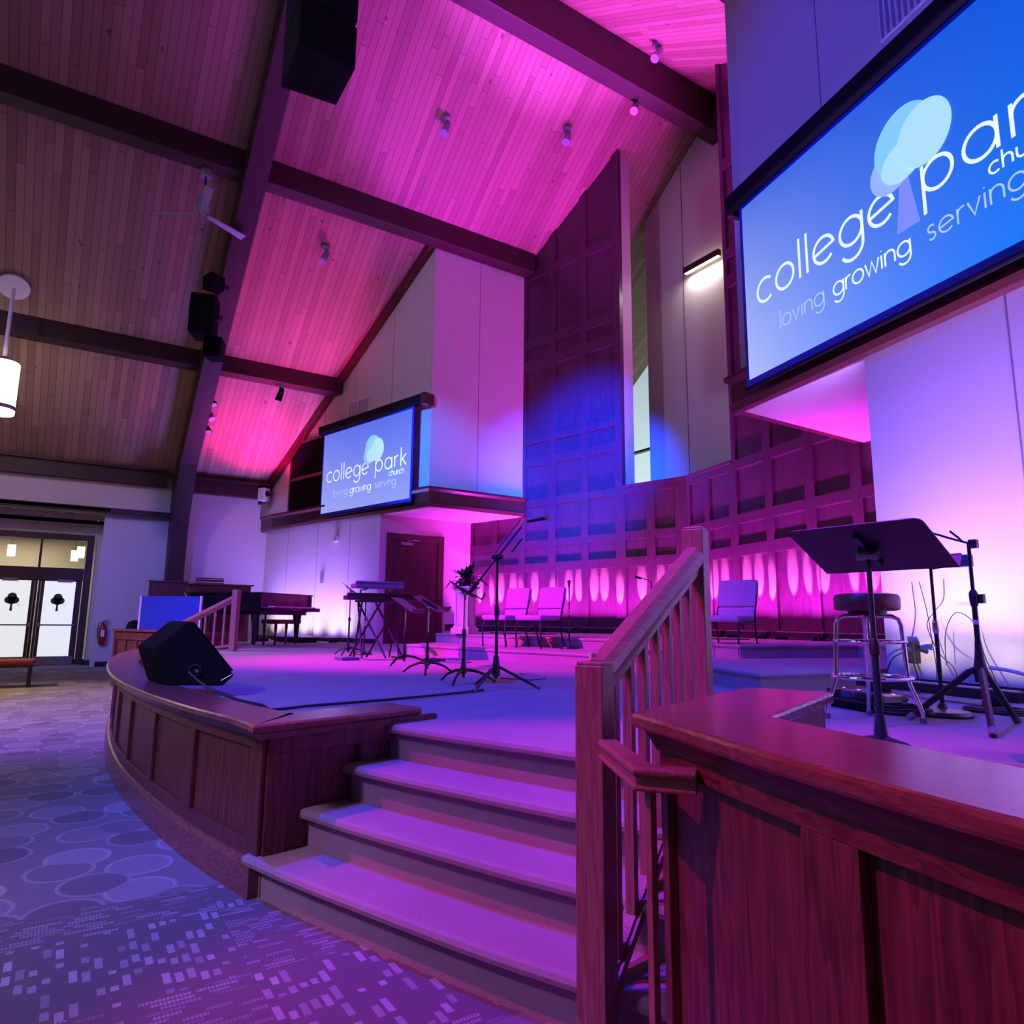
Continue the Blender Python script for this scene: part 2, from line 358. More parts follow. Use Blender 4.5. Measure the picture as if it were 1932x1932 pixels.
class Fr:                      # a vertical wall frame: u along the wall, d out of it towards the hall, z up
    def __init__(s, o, ang, side=-1):
        s.o = Vector((o[0], o[1], 0)); s.e = Vector((cos(ang), sin(ang), 0)); s.n = Vector((sin(ang), -cos(ang), 0))*(1 if side == -1 else -1)
        s.M = Matrix(((s.e.x, s.n.x, 0, s.o.x), (s.e.y, s.n.y, 0, s.o.y), (0, 0, 1, 0), (0, 0, 0, 1)))
    def p(s, u, d, z): return s.o+s.e*u+s.n*d+Vector((0, 0, z))
    def slab(s, b, poly, d0, d1):      # poly of (u,z)
        n = len(poly); vs = [s.p(u, d0, z) for u, z in poly]+[s.p(u, d1, z) for u, z in poly]
        b.add(vs, [tuple(range(n)), tuple(range(2*n-1, n-1, -1))]+[(i, n+i, n+(i+1) % n, (i+1) % n) for i in range(n)])
        return b
    def bx(s, b, u0, u1, z0, z1, d0, d1): return s.slab(b, [(u0, z0), (u1, z0), (u1, z1), (u0, z1)], d0, d1)
def C(x): return 12.66-.715*abs(x+9)
TW = R(14.5)
S1 = Fr((-14.74, 5.88), TW); S2 = Fr((-3.26, 5.88), -TW); W1 = Fr((-9, 9.73), TW); W2 = Fr((-9, 9.73), -TW)
def ctop(fr, u, d=0): return C(fr.p(u, d, 0).x)

# ------------------------------------------------------------------ room shell
b = B(); b.box((-10.5, -1.0, -.1), (27, 34, .2)); struct(b.build('floor', 'hall'))
b = B()
for sgn in (-1, 1):
    x1 = -9+sgn*12.4; z1 = C(x1)
    b.add([(-9, -18, 12.66), (-9, 14, 12.66), (x1, 14, z1), (x1, -18, z1), (-9, -18, 12.9), (-9, 14, 12.9), (x1, 14, z1+.24), (x1, -18, z1+.24)],
          [(0, 1, 2, 3), (7, 6, 5, 4), (0, 4, 5, 1), (2, 6, 7, 3), (1, 5, 6, 2), (0, 3, 7, 4)])
struct(b.build('ceiling', 'plank'))
XW = -19.9; XR = 1.95
b = B()   # left wall: header over the alcove, wall pier, side wall of the chancel bay
b.box((XW-.15, -7.9, 4.53), (.3, 20.2, 1.22))                      # header
b.box((XW-.3, 2.7, 2.6), (.3, 4.2, 5.2))                         # pier and bay wall
b.box((XW-.075, 3.45, 2.6), (.15, 2.4, 5.2))                      # bay wall right of the frame, flush with header
struct(b.build('wall_left', 'wall'))
b = B(); b.box((XR+.15, -2, 3), (.3, 32, 6.5)); struct(b.build('wall_right', 'wall'))
b = B(); b.prism([(-21.5, 0), (3.5, 0), (3.5, C(3.5)+.1), (-9, 12.8), (-21.5, C(-21.5)+.1)], 0, .3, Matrix(((1, 0, 0, 0), (0, 0, 1, -18), (0, 1, 0, 0), (0, 0, 0, 1))))
struct(b.build('wall_back', 'wall'))
# alcove (lobby doors)
XD = -20.9
b = B()
b.box((XD-.1, .575, 2.0), (.2, .17, 4.0)); b.box((XD-.1, -.73, 3.66), (.2, 2.42, .68)); b.box((XD-.1, -10.0, 2.0), (.2, 16.1, 4.0))
struct(b.build('wall_alcove', 'wallb'))
b = B(); b.box((-20.4, -8.5, 3.86), (1.3, 18.4, .08)); struct(b.build('ceiling_alcove', 'wallb'))
b = B(); b.box((-19.84, -7.9, 3.86), (.18, 20.2, .12)); struct(b.build('trim_1', 'beam'))
b = B(); b.box((-19.78, -8.1, 4.76), (.24, 20, .36)); b.box((-19.72, -8.1, 4.97), (.34, 20, .06)); struct(b.build('trim_2', 'beam'))
b = B(); b.box((-19.78, 3.35, 4.70), (.24, 2.3, .36)); b.box((-19.72, 3.35, 4.91), (.34, 2.3, .06)); struct(b.build('trim_3', 'beam'))
b = B(); b.box((-20.03, 1.45, .06), (.04, 1.5, .12)); b.box((XD+.02, .55, .06), (.04, .24, .12)); struct(b.build('baseboard_left', 'strap'))
# front walls: S1 and S2 box walls
def box_wall(fr, sg, name):
    b = B(); uo = 1.72*sg; far = -5.35*sg                          # upper overhanging part
    def pts(us): return [(u, 3.66) for u in us]+[(u, ctop(fr, u)+.1) for u in reversed(us)]
    us = sorted([far, uo, 0]); fr.slab(b, pts(us), -.25, 0)
    us = sorted([far, 0]); fr.bx(b, us[0], us[1], 0, 3.7, -.25, 0)
    struct(b.build(name, 'wall'))
box_wall(S1, 1, 'wall_front_left'); box_wall(S2, -1, 'wall_front_right')
XB1, XB2 = -14.74, -3.26; XU1, XU2 = S1.p(1.72, 0, 0).x, S2.p(-1.72, 0, 0).x
b = B()  # return faces of the overhanging boxes, the door walls below, and the soffits
for xu, xb, sg in ((XU1, XB1, -1), (XU2, XB2, 1)):
    b.box((xu+sg*.1, 7.5, 6.8), (.2, 2.45, 6.3)); 
struct(b.build('wall_box_returns', 'wall'))
b = B(); b.box((XB1-.1, 7.15, 2.2), (.2, 2.5, 3.1)); b.box((XB2+.1, 7.15, 2.2), (.2, 2.5, 3.1)); struct(b.build('wall_door_side', 'wallb'))
b = B()
b.prism([(XB1-.1, 5.9), (XU1, 6.30), (XU1, 8.72), (XB1-.1, 8.35)], 3.60, 3.66); b.prism([(XB2+.1, 5.9), (XU2, 6.30), (XU2, 8.72), (XB2+.1, 8.35)], 3.60, 3.66)
struct(b.build('ceiling_box_soffits', 'wall'))
# fascia bands
b = B()
prof = [(0, 3.60), (-.10, 3.60), (-.13, 3.66), (-.11, 3.70), (-.11, 3.92), (-.17, 3.97), (-.17, 4.02), (0, 4.02)]
a1 = S1.p(-5.2, 0, 0); a2 = S1.p(1.72, 0, 0)
b.sweep([(XW, 4.5), (a1.x+.62, a1.y+.02), (a2.x, a2.y), (a2.x, 8.66)], prof)
struct(b.build('trim_4', 'rail_wood'))
b = B(); a1 = S2.p(5.2, 0, 0); a2 = S2.p(-1.72, 0, 0)
b.sweep([(a2.x, 8.66), (a2.x, a2.y), (a1.x, a1.y)], prof)
struct(b.build('trim_5', 'rail_wood'))
# chancel panelling ------------------------------------------------------------
rowsz = [(1.12, 2.32), (2.50, 2.87), (3.02, 3.80), (3.96, 4.75), (4.94, 5.29), (5.43, 7.10), (7.33, 7.64), (7.85, 9.40), (9.62, 13.5)]
def panelling(fr, recess, u_in, sg, name):
    """recess: list of (u0,u1); the tall opening lies between u=0 and u_in above z=3.98"""
    b = B(); far = 6.0*sg
    lo, hi = sorted((0, far)); li, hi2 = sorted((u_in, far))
    def full(bb, u0, u1, z0, d0, d1): fr.slab(bb, [(u0, z0), (u1, z0), (u1, ctop(fr, u1)+.06), (u0, ctop(fr, u0)+.06)], d0, d1)
    fr.bx(b, lo, hi, 0, 3.97, -.12, -.035); full(b, li, hi2, 3.97, -.12, -.035)
    edges = sorted([0, far]+[e for r in recess for e in r])
    # stiles
    for i in range(0, len(edges)-1, 2):
        u0, u1 = edges[i], edges[i+1]
        if abs(u1-u0) < .005: continue
        z1 = None
        if max(abs(u0), abs(u1)) <= abs(u_in)+.02: fr.bx(b, u0, u1, .6, 3.97, -.035, 0)
        else:
            v0, v1 = sorted((max(abs(u0), 0), abs(u1)))
            fr.bx(b, u0, u1, .6, 3.97, -.035, 0)
            w0, w1 = (u0, u1)
            if abs(u0) < abs(u_in): w0 = u_in
            if abs(u1) < abs(u_in): w1 = u_in
            full(b, min(w0, w1), max(w0, w1), 3.97, -.035, 0)
    zr = [(.6, rowsz[0][0])]+[(rowsz[i][1], rowsz[i+1][0]) for i in range(len(rowsz)-1)]
    for (u0, u1) in recess:
        for (z0, z1) in zr:
            if z0 > 3.9 and max(abs(u0), abs(u1)) <= abs(u_in)+.02: continue
            zt = min(ctop(fr, u0), ctop(fr, u1))
            if z0 > zt: continue
            fr.bx(b, u0, u1, z0, min(z1, zt), -.035, 0)
            if z1 < zt: fr.bx(b, u0, u1, z0-.012, z0, -.035, -.01)
    if True: fr.bx(b, min(0, u_in), max(0, u_in), 3.93, 3.985, -.12, .03)
    return struct(b.build(name, 'panel'))
panelling(W1, [(-.71, -.26), (-1.40, -.90), (-2.33, -1.63), (-3.22, -2.52), (-4.12, -3.43), (-5.02, -4.32), (-5.85, -5.2)], -1.45, -1, 'wall_chancel_left')
panelling(W2, [(.08, .55), (.71, 1.30), (1.5, 2.22), (2.39, 3.10), (3.29, 3.96), (4.15, 4.85), (5.04, 5.74)], 1.40, 1, 'wall_chancel_right')
# light shaft behind the chancel opening
b = B()
W1.slab(b, [(-1.60, 3.9), (-1.45, 3.9), (-1.45, ctop(W1, -1.45)+.3), (-1.60, ctop(W1, -1.6)+.3)], -.47, -.121)
b.prism([(-11.36, 11.1), (-3, 11.1), (-3, 11.3), (-11.36, 11.3)], 2, 12.9)
b.prism([(-13.2, 9.3), (-13.0, 9.3), (-13.0, 9.4), (-13.2, 9.4)], 2, 9)
struct(b.build('wall_shaft', 'wall'))
b = B(); b.prism([(-10.15, 11.085), (-10.165, 11.085), (-10.165, 11.1), (-10.15, 11.1)], 3, 11.9); struct(b.build('trim_6', 'seam'))
b = B()
b.box((-16.5, 13.2, 2), (7, .2, 4.4)); b.box((-10.6, 13.2, 7), (2.2, .2, 12)); b.box((-17.9, 13.2, 7), (5, .2, 12))
struct(b.build('wall_shaft_outer', 'wall'))
b = B(); 
for x in (-15.35, -11.75): b.box((x, 13.15, 7), (.07, .14, 8))
for z in (5.95, 9.9): b.box((-13.5, 13.15, z), (3.7, .12, .07))
wf = struct(b.build('window_1', 'greymetal'))
b = B(); b.box((-13.5, 13.17, 7), (3.6, .02, 8)); b.build('window_glass', 'glass', wf)
b = B()
for k, z in enumerate((6.55, 6.85, 6.95)): b.tube([(-15.3, 16, z+.35), (-13.5, 16, z-.1), (-11.5, 16, z-.45)], .018, 6)
tag(b.build('power_line', 'cord'), 'thin dark wires strung across the pale sky outside the tall window', 'wire')
# wall seams as narrow reveal strips
b = B()
for u in (-4.11, -2.64, -1.21): S1.bx(b, u-.006, u+.006, .68, 3.62, 0, .003)
for u in (-3.95, -2.6, -1.25, .23): S1.bx(b, u-.006, u+.006, 4.02, ctop(S1, u), 0, .003)
for u in (1.29, 2.8): S2.bx(b, u-.006, u+.006, .68, 3.62, 0, .003)
for u in (-.3, 1.2): S2.bx(b, u-.006, u+.006, 4.02, ctop(S2, u), 0, .003)
b.box((XU1+.001, 7.45, 6.8), (.006, .012, 5.6))
struct(b.build('trim_7', 'seam'))
# ------------------------------------------------------------------ roof timbers
def beam(x0, x1, y0, y1, zb, zt, name, mat='beam', chamfer=False):
    b = B(); b.box(((x0+x1)/2, (y0+y1)/2, (zb+zt)/2), (x1-x0, y1-y0, zt-zb)); return struct(b.build(name, mat, bev=.012))
beam(-9.2, -8.84, -18, 11.1, 11.68, 12.62, 'trim_8')
beam(-13.05, -12.7, -18, 8.75, 9.52, 10.0, 'trim_9')
beam(-5.30, -4.95, -18, 8.75, 9.52, 10.0, 'trim_10')
beam(-16.9, -16.5, -18, 5.42, 6.90, 7.3, 'trim_11')
beam(-1.5, -1.1, -18, 5.42, 6.90, 7.3, 'trim_12')
def rafter(y, name):
    b = B(); w = .4
    for sg in (-1, 1):
        pts = [(-9, 12.7), (-9+sg*10.9, C(-9+sg*10.9)+.02), (-9+sg*10.95, 0), (-9+sg*10.55, 0), (-9+sg*10.3, 3.6), (-9+sg*9.6, C(-9+sg*9.6)-.75), (-9, 11.95)]
        b.prism([(p[0], p[1]) for p in pts], 0, w, Matrix(((1, 0, 0, 0), (0, 0, 1, y), (0, 1, 0, 0), (0, 0, 0, 1))))
    return struct(b.build(name, 'beam', bev=.01))
rafter(2.05, 'trim_13')
rafter(-9.5, 'trim_14')
# ceiling-to-wall trims above the left box wall
b = B()
def along(p, q, w, h):
    p, q = Vector(p), Vector(q); t = (q-p); L = t.length; m = Matrix.Translation((p+q)/2)@t.to_track_quat('X', 'Z').to_matrix().to_4x4()
    b.box((0, 0, 0), (L, w, h), m)
p0 = S1.p(-5.3, .08, 0); p1 = S1.p(1.7, .08, 0)
along((p0.x, p0.y, C(p0.x)-.06), (p1.x, p1.y, C(p1.x)-.06), .18, .14)
struct(b.build('trim_15', 'rail_wood'))

# ------------------------------------------------------------------ stage
def spline(pts, k=6):
    out = []; P = [Vector(p) for p in pts]; P = [P[0]*2-P[1]]+P+[P[-1]*2-P[-2]]
    for i in range(1, len(P)-2):
        for j in range(k):
            t = j/k; a, b_, c, d = P[i-1], P[i], P[i+1], P[i+2]
            out.append(.5*((2*b_)+(c-a)*t+(2*a-5*b_+4*c-d)*t*t+(3*b_-a-3*c+d)*t**3))
    out.append(P[-2]); return [tuple(p) for p in out]
ZS, ZC = .68, .75
face = spline([(-3.30, .82), (-4.17, .64), (-5.4, .49), (-6.6, .44), (-8.0, .48), (-9.26, .58), (-10.3, .72), (-11.2, .90), (-12.1, 1.14), (-13.0, 1.45)], 5)
side = [(-3.42, 1.66), (-3.30, .82)]
deck = [(x, y+.03) for x, y in face]
step = spline([(-3.36, .80), (-2.95, .93), (-2.59, 1.06), (-2.11, 1.24), (-1.75, 1.40), (-1.45, 1.545)], 4)
SH = (-.035, .215)
def shifted(k): return [(x+SH[0]*k, y+SH[1]*k) for x, y in step]
top = shifted(3)
b = B()
poly = [(x, y) for x, y in reversed(deck)]+[(-3.38, .86), (-3.46, 1.72)]+[(x, y+.27) for x, y in top if x > -3.40]+[(-1.62, 2.36), (-1.50, 2.16), (-1.22, 1.42), (-.9, 1.28), (1.9, 1.02), (1.9, 5.0), (-3.1, 5.95), (-3.1, 10.5), (-15.2, 10.5), (-15.2, 5.7), (-19.5, 4.7), (-19.5, 2.9), (-13.4, 1.9)]
b.prism(poly, .1, ZS-.001)
struct(b.build('stage_floor', 'carpet'), 'raised carpeted stage platform with curved front', 'stage')
# steps: risers and rounded treads
for k in range(4):
    ln = shifted(k); z = .17*(k+1)
    b = B()
    ln2 = [(p[0], p[1]) for p in ln]
    back = [(x+SH[0]*1.35, y+SH[1]*1.35) for x, y in ln2]
    b.prism(ln2+list(reversed(back)), max(z-.172, 0) if k else 0, z-.045)
    nose = [(x-SH[0]*.16, y-SH[1]*.16) for x, y in ln2]
    # rounded carpet nosing
    pr = [(0, z), (-.0, z-.006), (.015, z)]
    b.sweep(nose, [(.0, z-.045), (-.012, z-.038), (-.016, z-.022), (-.010, z-.006), (.006, z), (.30, z), (.30, z-.045)])
    o = b.build('stair_step', 'carpet', smooth=False)
    tag(o, ['lowest carpeted step, its riser standing on the patterned hall carpet', 'second carpeted step up from the hall floor', 'third carpeted step up from the hall floor', 'topmost carpeted step, level with the stage'][k], 'stair step', 'carpeted steps up to the stage')
# left stage block: cap, panelled skirt
def cap_profile(w, z, t=.035): return [(.0+w, z), (-.0, z), (-.012, z-.008), (-.012, z-t+.006), (0, z-t), (.03, z-t-.012), (.045, z-t-.04), (w, z-t-.04)]
capline = [(-3.40, 1.62), (-3.17, .735)]
ncap = [(x+.02, y-.085) for x, y in face][1:]
path = [(-3.40, 1.62), (-3.15, .725)]+ncap
b = B(); b.sweep(path, [(-w, z) for w, z in cap_profile(.27, ZC)])
capL = b.build('stage_cap_rail', 'cap', bev=.003)
tag(capL, 'flat polished wooden cap following the long curved front edge of the stage', 'cap rail')
skirt = T('stage_skirt', 'dark panelled wooden skirt of the curved stage front left of the steps', 'stage skirt')
b = B(); b.sweep([(-3.46, 1.75), (-3.30, .82)]+face[1:], [(-0.0, 0), (-.06, 0), (-.06, ZC-.05), (0, ZC-.05)]); b.build('backing_panel', 'block', skirt)
def arclen(path):
    L = [0]
    for a, c in zip(path, path[1:]): L.append(L[-1]+math.dist(a, c))
    return L
def at(path, L, s):
    s = max(0, min(s, L[-1]-1e-6))
    for i in range(len(L)-1):
        if L[i+1] >= s: t = (s-L[i])/(L[i+1]-L[i]); return (path[i][0]*(1-t)+path[i+1][0]*t, path[i][1]*(1-t)+path[i+1][1]*t)
def sub(path, L, a, c, n=5): return [at(path, L, a+(c-a)*i/(n-1)) for i in range(n)]
def raised(b, path, L, a, c, z0, z1, t=.022, n=5): b.sweep(sub(path, L, a, c, n), [(0, z0), (0+t, z0), (t, z1), (0, z1)])
FL = arclen(face)
b = B(); raised(b, face, FL, 0, FL[-1], .62, .71, .022, 40); raised(b, face, FL, 0, FL[-1], .13, .22, .022, 40)
s = 0; 
while s < FL[-1]-.2:
    raised(b, face, FL, s, s+.11, .22, .62, .022, 3); s += .80
b.build('panel_frame', 'block', skirt, bev=.003)
b = B(); b.sweep([(face[0][0], face[0][1])]+face[1:], [(0, 0), (.05, 0), (.05, .13), (.035, .15), (0, .16)]); b.build('base_moulding', 'cap', skirt)
sd = [(-3.44, 1.72), (-3.30, .82)]; sl = arclen(sd)
b = B(); raised(b, sd, sl, 0, sl[-1], .60, .71, .02, 3); raised(b, sd, sl, sl[-1]-.1, sl[-1], 0, .6, .02, 2); raised(b, sd, sl, .35, .45, .2, .6, .02, 2)
b.build('side_frame', 'block', skirt, bev=.003)
# right block (nearest the camera, taller)
rf = spline([(-1.31, 1.32), (-1.10, 1.245), (-.84, 1.165), (-.60, 1.105), (-.40, 1.06), (0, 1.0), (.8, .94), (1.9, .9)], 5); RL = arclen(rf)
rf_r = list(reversed(rf)); 
blk = T('stage_wall_block', 'tall reddish panelled wood wall with flat cap right of the steps', 'stage wall')
b = B(); b.sweep(rf, [(0, 0), (.12, 0), (.12, .935), (0, .935)]); b.build('panel_backing', 'block', blk)
b = B(); b.sweep([(-1.60, 2.12), (-1.31, 1.32)], [(0, .3), (.12, .3), (.12, .935), (0, .935)]); b.build('return_wall', 'block', blk)
def raisedr(b, a, c, z0, z1, t=.022, n=5): b.sweep(sub(rf, RL, a, c, n), [(0, z0), (-t, z0), (-t, z1), (0, z1)])
b = B(); raisedr(b, 0, RL[-1], .845, .93, .022, 40); b.build('top_frame_rail', 'blockx', blk, bev=.002)
for (a, c) in ((0, .035), (.535, .665), (1.22, 1.34), (1.85, 1.97), (2.5, 2.62)):
    b = B(); raisedr(b, a, c, .22, .845, .022, 4); b.build('frame_stile', 'block', blk, bev=.002)
b = B(); raisedr(b, 0, RL[-1], .0, .22, .022, 40); b.sweep(rf, [(-.022, .0), (-.05, 0), (-.05, .15), (-.035, .175), (-.022, .18)]); b.build('base_rail', 'blockx', blk)
outl = [(-1.72, 2.14), (-1.385, 1.262)]+[(x, y-.07) for x, y in rf[2:]]
inn = [(x, y+.27) for x, y in rf if x > -1.02]
b = B(); b.prism(outl+list(reversed(inn))+[(-1.155, 1.53), (-1.44, 2.25)], .932, .97); b.build('cap', 'cap', blk, bev=.010)
b = B(); b.sweep([(-1.66, 2.12), (-1.345, 1.295)]+[(x, y-.03) for x, y in rf[2:]], [(-.02, .932), (.03, .932), (.03, .875), (.012, .88), (-.004, .91)]); b.build('cap_moulding', 'blockx', blk)
b = B(); b.prism([(-1.30, 1.46), (-1.18, 1.46), (-1.46, 2.22), (-1.62, 2.14)], .3, .93); b.build('inner_return_face', 'block', blk)
# ------------------------------------------------------------------ stair balustrade (near)
def balustrade(n0, n1, z0, z1, zt0, zt1, label, nb, flip=1, w=.089, near=True):
    r = T('stair_railing', label, 'railing', (n0[0], n0[1], 0))
    o = Vector((n0[0], n0[1], 0)); L = Vector((n1[0], n1[1], 0))-o; d = L.normalized(); ang = math.atan2(d.y, d.x)
    def newel(p, zb, zt):
        b = B(); m = Matrix.Translation(Vector((p.x, p.y, 0)))@Matrix.Rotation(ang+R(90), 4, 'Z')
        b.box((0, 0, (zb+zt)/2), (w, w, zt-zb), m); b.box((0, 0, zt+.004), (w*.92, w*.92, .012), m)
        b.build('newel_post', 'oak', r, bev=.004)
    newel(Vector((0, 0, 0)), z0, zt0); newel(L, z1, zt1)
    def lerp(t, z): return L*t+Vector((0, 0, z))
    zr = lambda t: (zt0-.035)+(zt1-.10-(zt0-.035))*t
    b = B(); A, Bq = lerp(.03, zr(.03)), lerp(.99, zr(.99)); t = Bq-A; m = Matrix.Translation((A+Bq)/2)@t.to_track_quat('Y', 'Z').to_matrix().to_4x4()
    prof = [(-.02, -.035), (.02, -.035), (.02, -.018), (.03, -.012), (.034, .005), (.030, .022), (.016, .033), (-.016, .033), (-.030, .022), (-.034, .005), (-.03, -.012), (-.02, -.018)]
    prof = [(x*1.35, z*1.5-.012) for x, z in prof]; n = len(prof); l = t.length/2
    b.add([(x, -l, z) for x, z in prof]+[(x, l, z) for x, z in prof], [tuple(range(n)), tuple(range(2*n-1, n-1, -1))]+[(i, (i+1) % n, n+(i+1) % n, n+i) for i in range(n)], m)
    b.build('handrail', 'oakx', r)
    zs = lambda t: z0+.15+(z1-z0-.04)*t
    b = B(); A, Bq = lerp(.03, zs(.03)-.02), lerp(.98, zs(.98)-.02); t = Bq-A; m = Matrix.Translation((A+Bq)/2)@t.to_track_quat('Y', 'Z').to_matrix().to_4x4()
    b.box((0, 0, 0), (.06, t.length, .03), m); b.box((0, 0, .018), (.035, t.length, .012), m); b.build('shoe_rail', 'oak', r)
    for k in range(nb):
        tt = (k+1)/(nb+1)*.98+.005
        b = B(); p = lerp(tt, 0); m = Matrix.Translation(p)@Matrix.Rotation(ang, 4, 'Z'); za, zb = zs(tt)-.02, zr(tt)-.02
        b.box((0, 0, (za+zb)/2), (.032, .032, zb-za), m); b.build('baluster', 'oak', r, bev=.002)
    return r
nr = balustrade((-1.62, 1.338), (-2.05, 2.26), 0, ZS, 1.075, 1.60, 'oak stair railing with square newels beside the near steps', 7)
# low return rail fixed to the lower newel
lr = T('wall_return_rail', 'short moulded oak handrail returning from lower newel to the stage wall', 'handrail', (-1.6, 1.3, 0))
def lp(x, y, z=0): return Vector((x+1.6, y-1.3, z))
b = B(); path = [(-1.535, 1.312), (-1.222, 1.150), (-1.125, 1.222)]
path = [(p[0]+1.6, p[1]-1.3) for p in path]
b.sweep(path, [(-.024, .876), (-.030, .870), (-.030, .860), (-.022, .854), (-.022, .836), (-.027, .832), (-.027, .824), (.027, .824), (.027, .832), (.022, .836), (.022, .854), (.030, .860), (.030, .870), (.024, .876)])
b.build('moulded_rail', 'oakx', lr, bev=.003)
b = B(); b.box((-1.208+1.6, 1.158-1.3, .413), (.018, .018, .826)); b.build('support_baluster', 'oak', lr)
# paper cup on the lower newel
b = B(); b.lathe([(.008, 0), (.009, .022)], 16, Matrix.Translation((-1.66, 1.36, 1.086))); tag(b.build('candle_stub', 'whitep', smooth=True), 'tiny white cylinder standing on top of the near lower newel', 'candle')

# ------------------------------------------------------------------ choir platforms
def platform(front, z, zb, name, label):
    b = B(); back = [(-3.3, 10.2), (-15.0, 10.2)]
    b.prism(front+back, zb, z-.04)
    b.sweep(front, [(0, z-.045), (-.012, z-.038), (-.02, z-.02), (-.012, z-.005), (0, z)])
    b.prism([(x, y) for x, y in front]+back, z-.04, z)
    return struct(b.build(name, 'carpet'), label, 'platform')
platform(spline([(-10.2, 4.6), (-9.5, 4.72), (-8.7, 4.8), (-7.8, 4.98), (-7.0, 5.2), (-6.1, 5.28), (-4.8, 5.05), (-3.48, 4.5)], 4)+[(-3.34, 5.78)], .83, ZS-.02, 'choir_platform_lower', 'lower carpeted choir platform behind the stage')
platform(spline([(-11.4, 5.7), (-10.4, 5.8), (-9.3, 5.9), (-8.0, 6.1), (-6.6, 6.3), (-5.0, 6.15)], 4)+[(-4.6, 7.7), (-3.6, 7.9)], .98, .81, 'choir_platform_upper', 'upper carpeted choir platform against the panelling')
# ------------------------------------------------------------------ projection screens
def arc(cx, cy, r, a0, a1, n=18): return [(cx+r*cos(R(a0+(a1-a0)*i/n)), cy+r*sin(R(a0+(a1-a0)*i/n))) for i in range(n+1)]
def glyph(ch):
    c = arc(.5, .5, .5, 0, 360, 28)
    g = {'o': ([c], 1.0), 'c': ([arc(.5, .5, .5, 48, 312)], .86), 'l': ([[(.05, 0), (.05, 1.62)]], .1), 'i': ([[(.05, 0), (.05, 1)], [(.05, 1.28), (.05, 1.34)]], .1),
         'e': ([[(.02, .42), (.98, .60)]+arc(.5, .5, .5, 12, 318)], 1.0), 'g': ([c, [(1, 1), (1, 0)]+arc(.5, -.08, .5, 0, -150, 10)], 1.0),
         'p': ([c, [(0, 1), (0, -.62)]], 1.0), 'a': ([c, [(1, 1), (1, 0)]], 1.0), 'r': ([[(.05, 0), (.05, 1)], arc(.42, .62, .37, 180, 75, 8)], .5),
         'k': ([[(.05, 0), (.05, 1.62)], [(.72, 1), (.05, .42)], [(.25, .6), (.78, 0)]], .8), 'h': ([[(.05, 0), (.05, 1.62)], arc(.45, .6, .4, 180, 0, 10)+[(.85, 0)]], .9),
         'u': ([[(.05, 1), (.05, .4)]+arc(.45, .4, .4, 180, 360, 10)+[(.85, 1)], [(.85, 1), (.85, 0)]], .9), 'n': ([[(.05, 0), (.05, 1)], arc(.45, .6, .4, 180, 0, 10)+[(.85, 0)]], .9),
         'v': ([[(0, 1), (.4, 0), (.8, 1)]], .8), 'w': ([[(0, 1), (.3, 0), (.6, .95), (.9, 0), (1.2, 1)]], 1.2), 's': ([arc(.3, .75, .25, 40, 270, 8)+arc(.3, .25, .25, 90, -140, 8)], .6)}
    return g[ch]
def ribbon(b, pts, w, plc):
    m = len(pts); q = [Vector(p) for p in pts]; L = []; Rr = []
    for i in range(m):
        d0 = (q[i]-q[max(i-1, 0)]); d1 = (q[min(i+1, m-1)]-q[i])
        if d0.length < 1e-6: d0 = d1
        if d1.length < 1e-6: d1 = d0
        d0.normalize(); d1.normalize(); n0 = Vector((-d0.y, d0.x)); n1 = Vector((-d1.y, d1.x)); nn = n0+n1
        if nn.length < 1e-3: nn = n0
        nn.normalize(); k = min(1/max(nn.dot(n0), .4), 1.6); L.append(q[i]+nn*w/2*k); Rr.append(q[i]-nn*w/2*k)
    b.add([plc(p.x, p.y) for p in L]+[plc(p.x, p.y) for p in Rr], [(i, i+1, m+i+1, m+i) for i in range(m-1)])
def word(text, fr, u, d, z, xh, track, w, mat, name, parent, width=None):
    if width:   # fit the tracking to the measured word width
        tot = sum(glyph(c)[1] for c in text)*xh; track = (width-tot)/(len(text)-1)/xh
    b = B(); x = 0
    for ch in text:
        pl, adv = glyph(ch)
        for p in pl: ribbon(b, [(x+a, c) for a, c in p], w, lambda a, c: tuple(fr.p(u+a*xh, d, z+c*xh)))
        x += adv+track
    b.build(name, mat, parent, fix=False)
def ellipse(fr, u, d, z, ru, rz, tilt, name, mat, parent):
    b = B(); t = R(tilt); pts = [(ru*cos(2*PI*i/40), rz*sin(2*PI*i/40)) for i in range(40)]
    b.add([tuple(fr.p(u+a*cos(t)-c*sin(t), d, z+a*sin(t)+c*cos(t))) for a, c in pts], [tuple(range(40))]); b.build(name, mat, parent, fix=False)
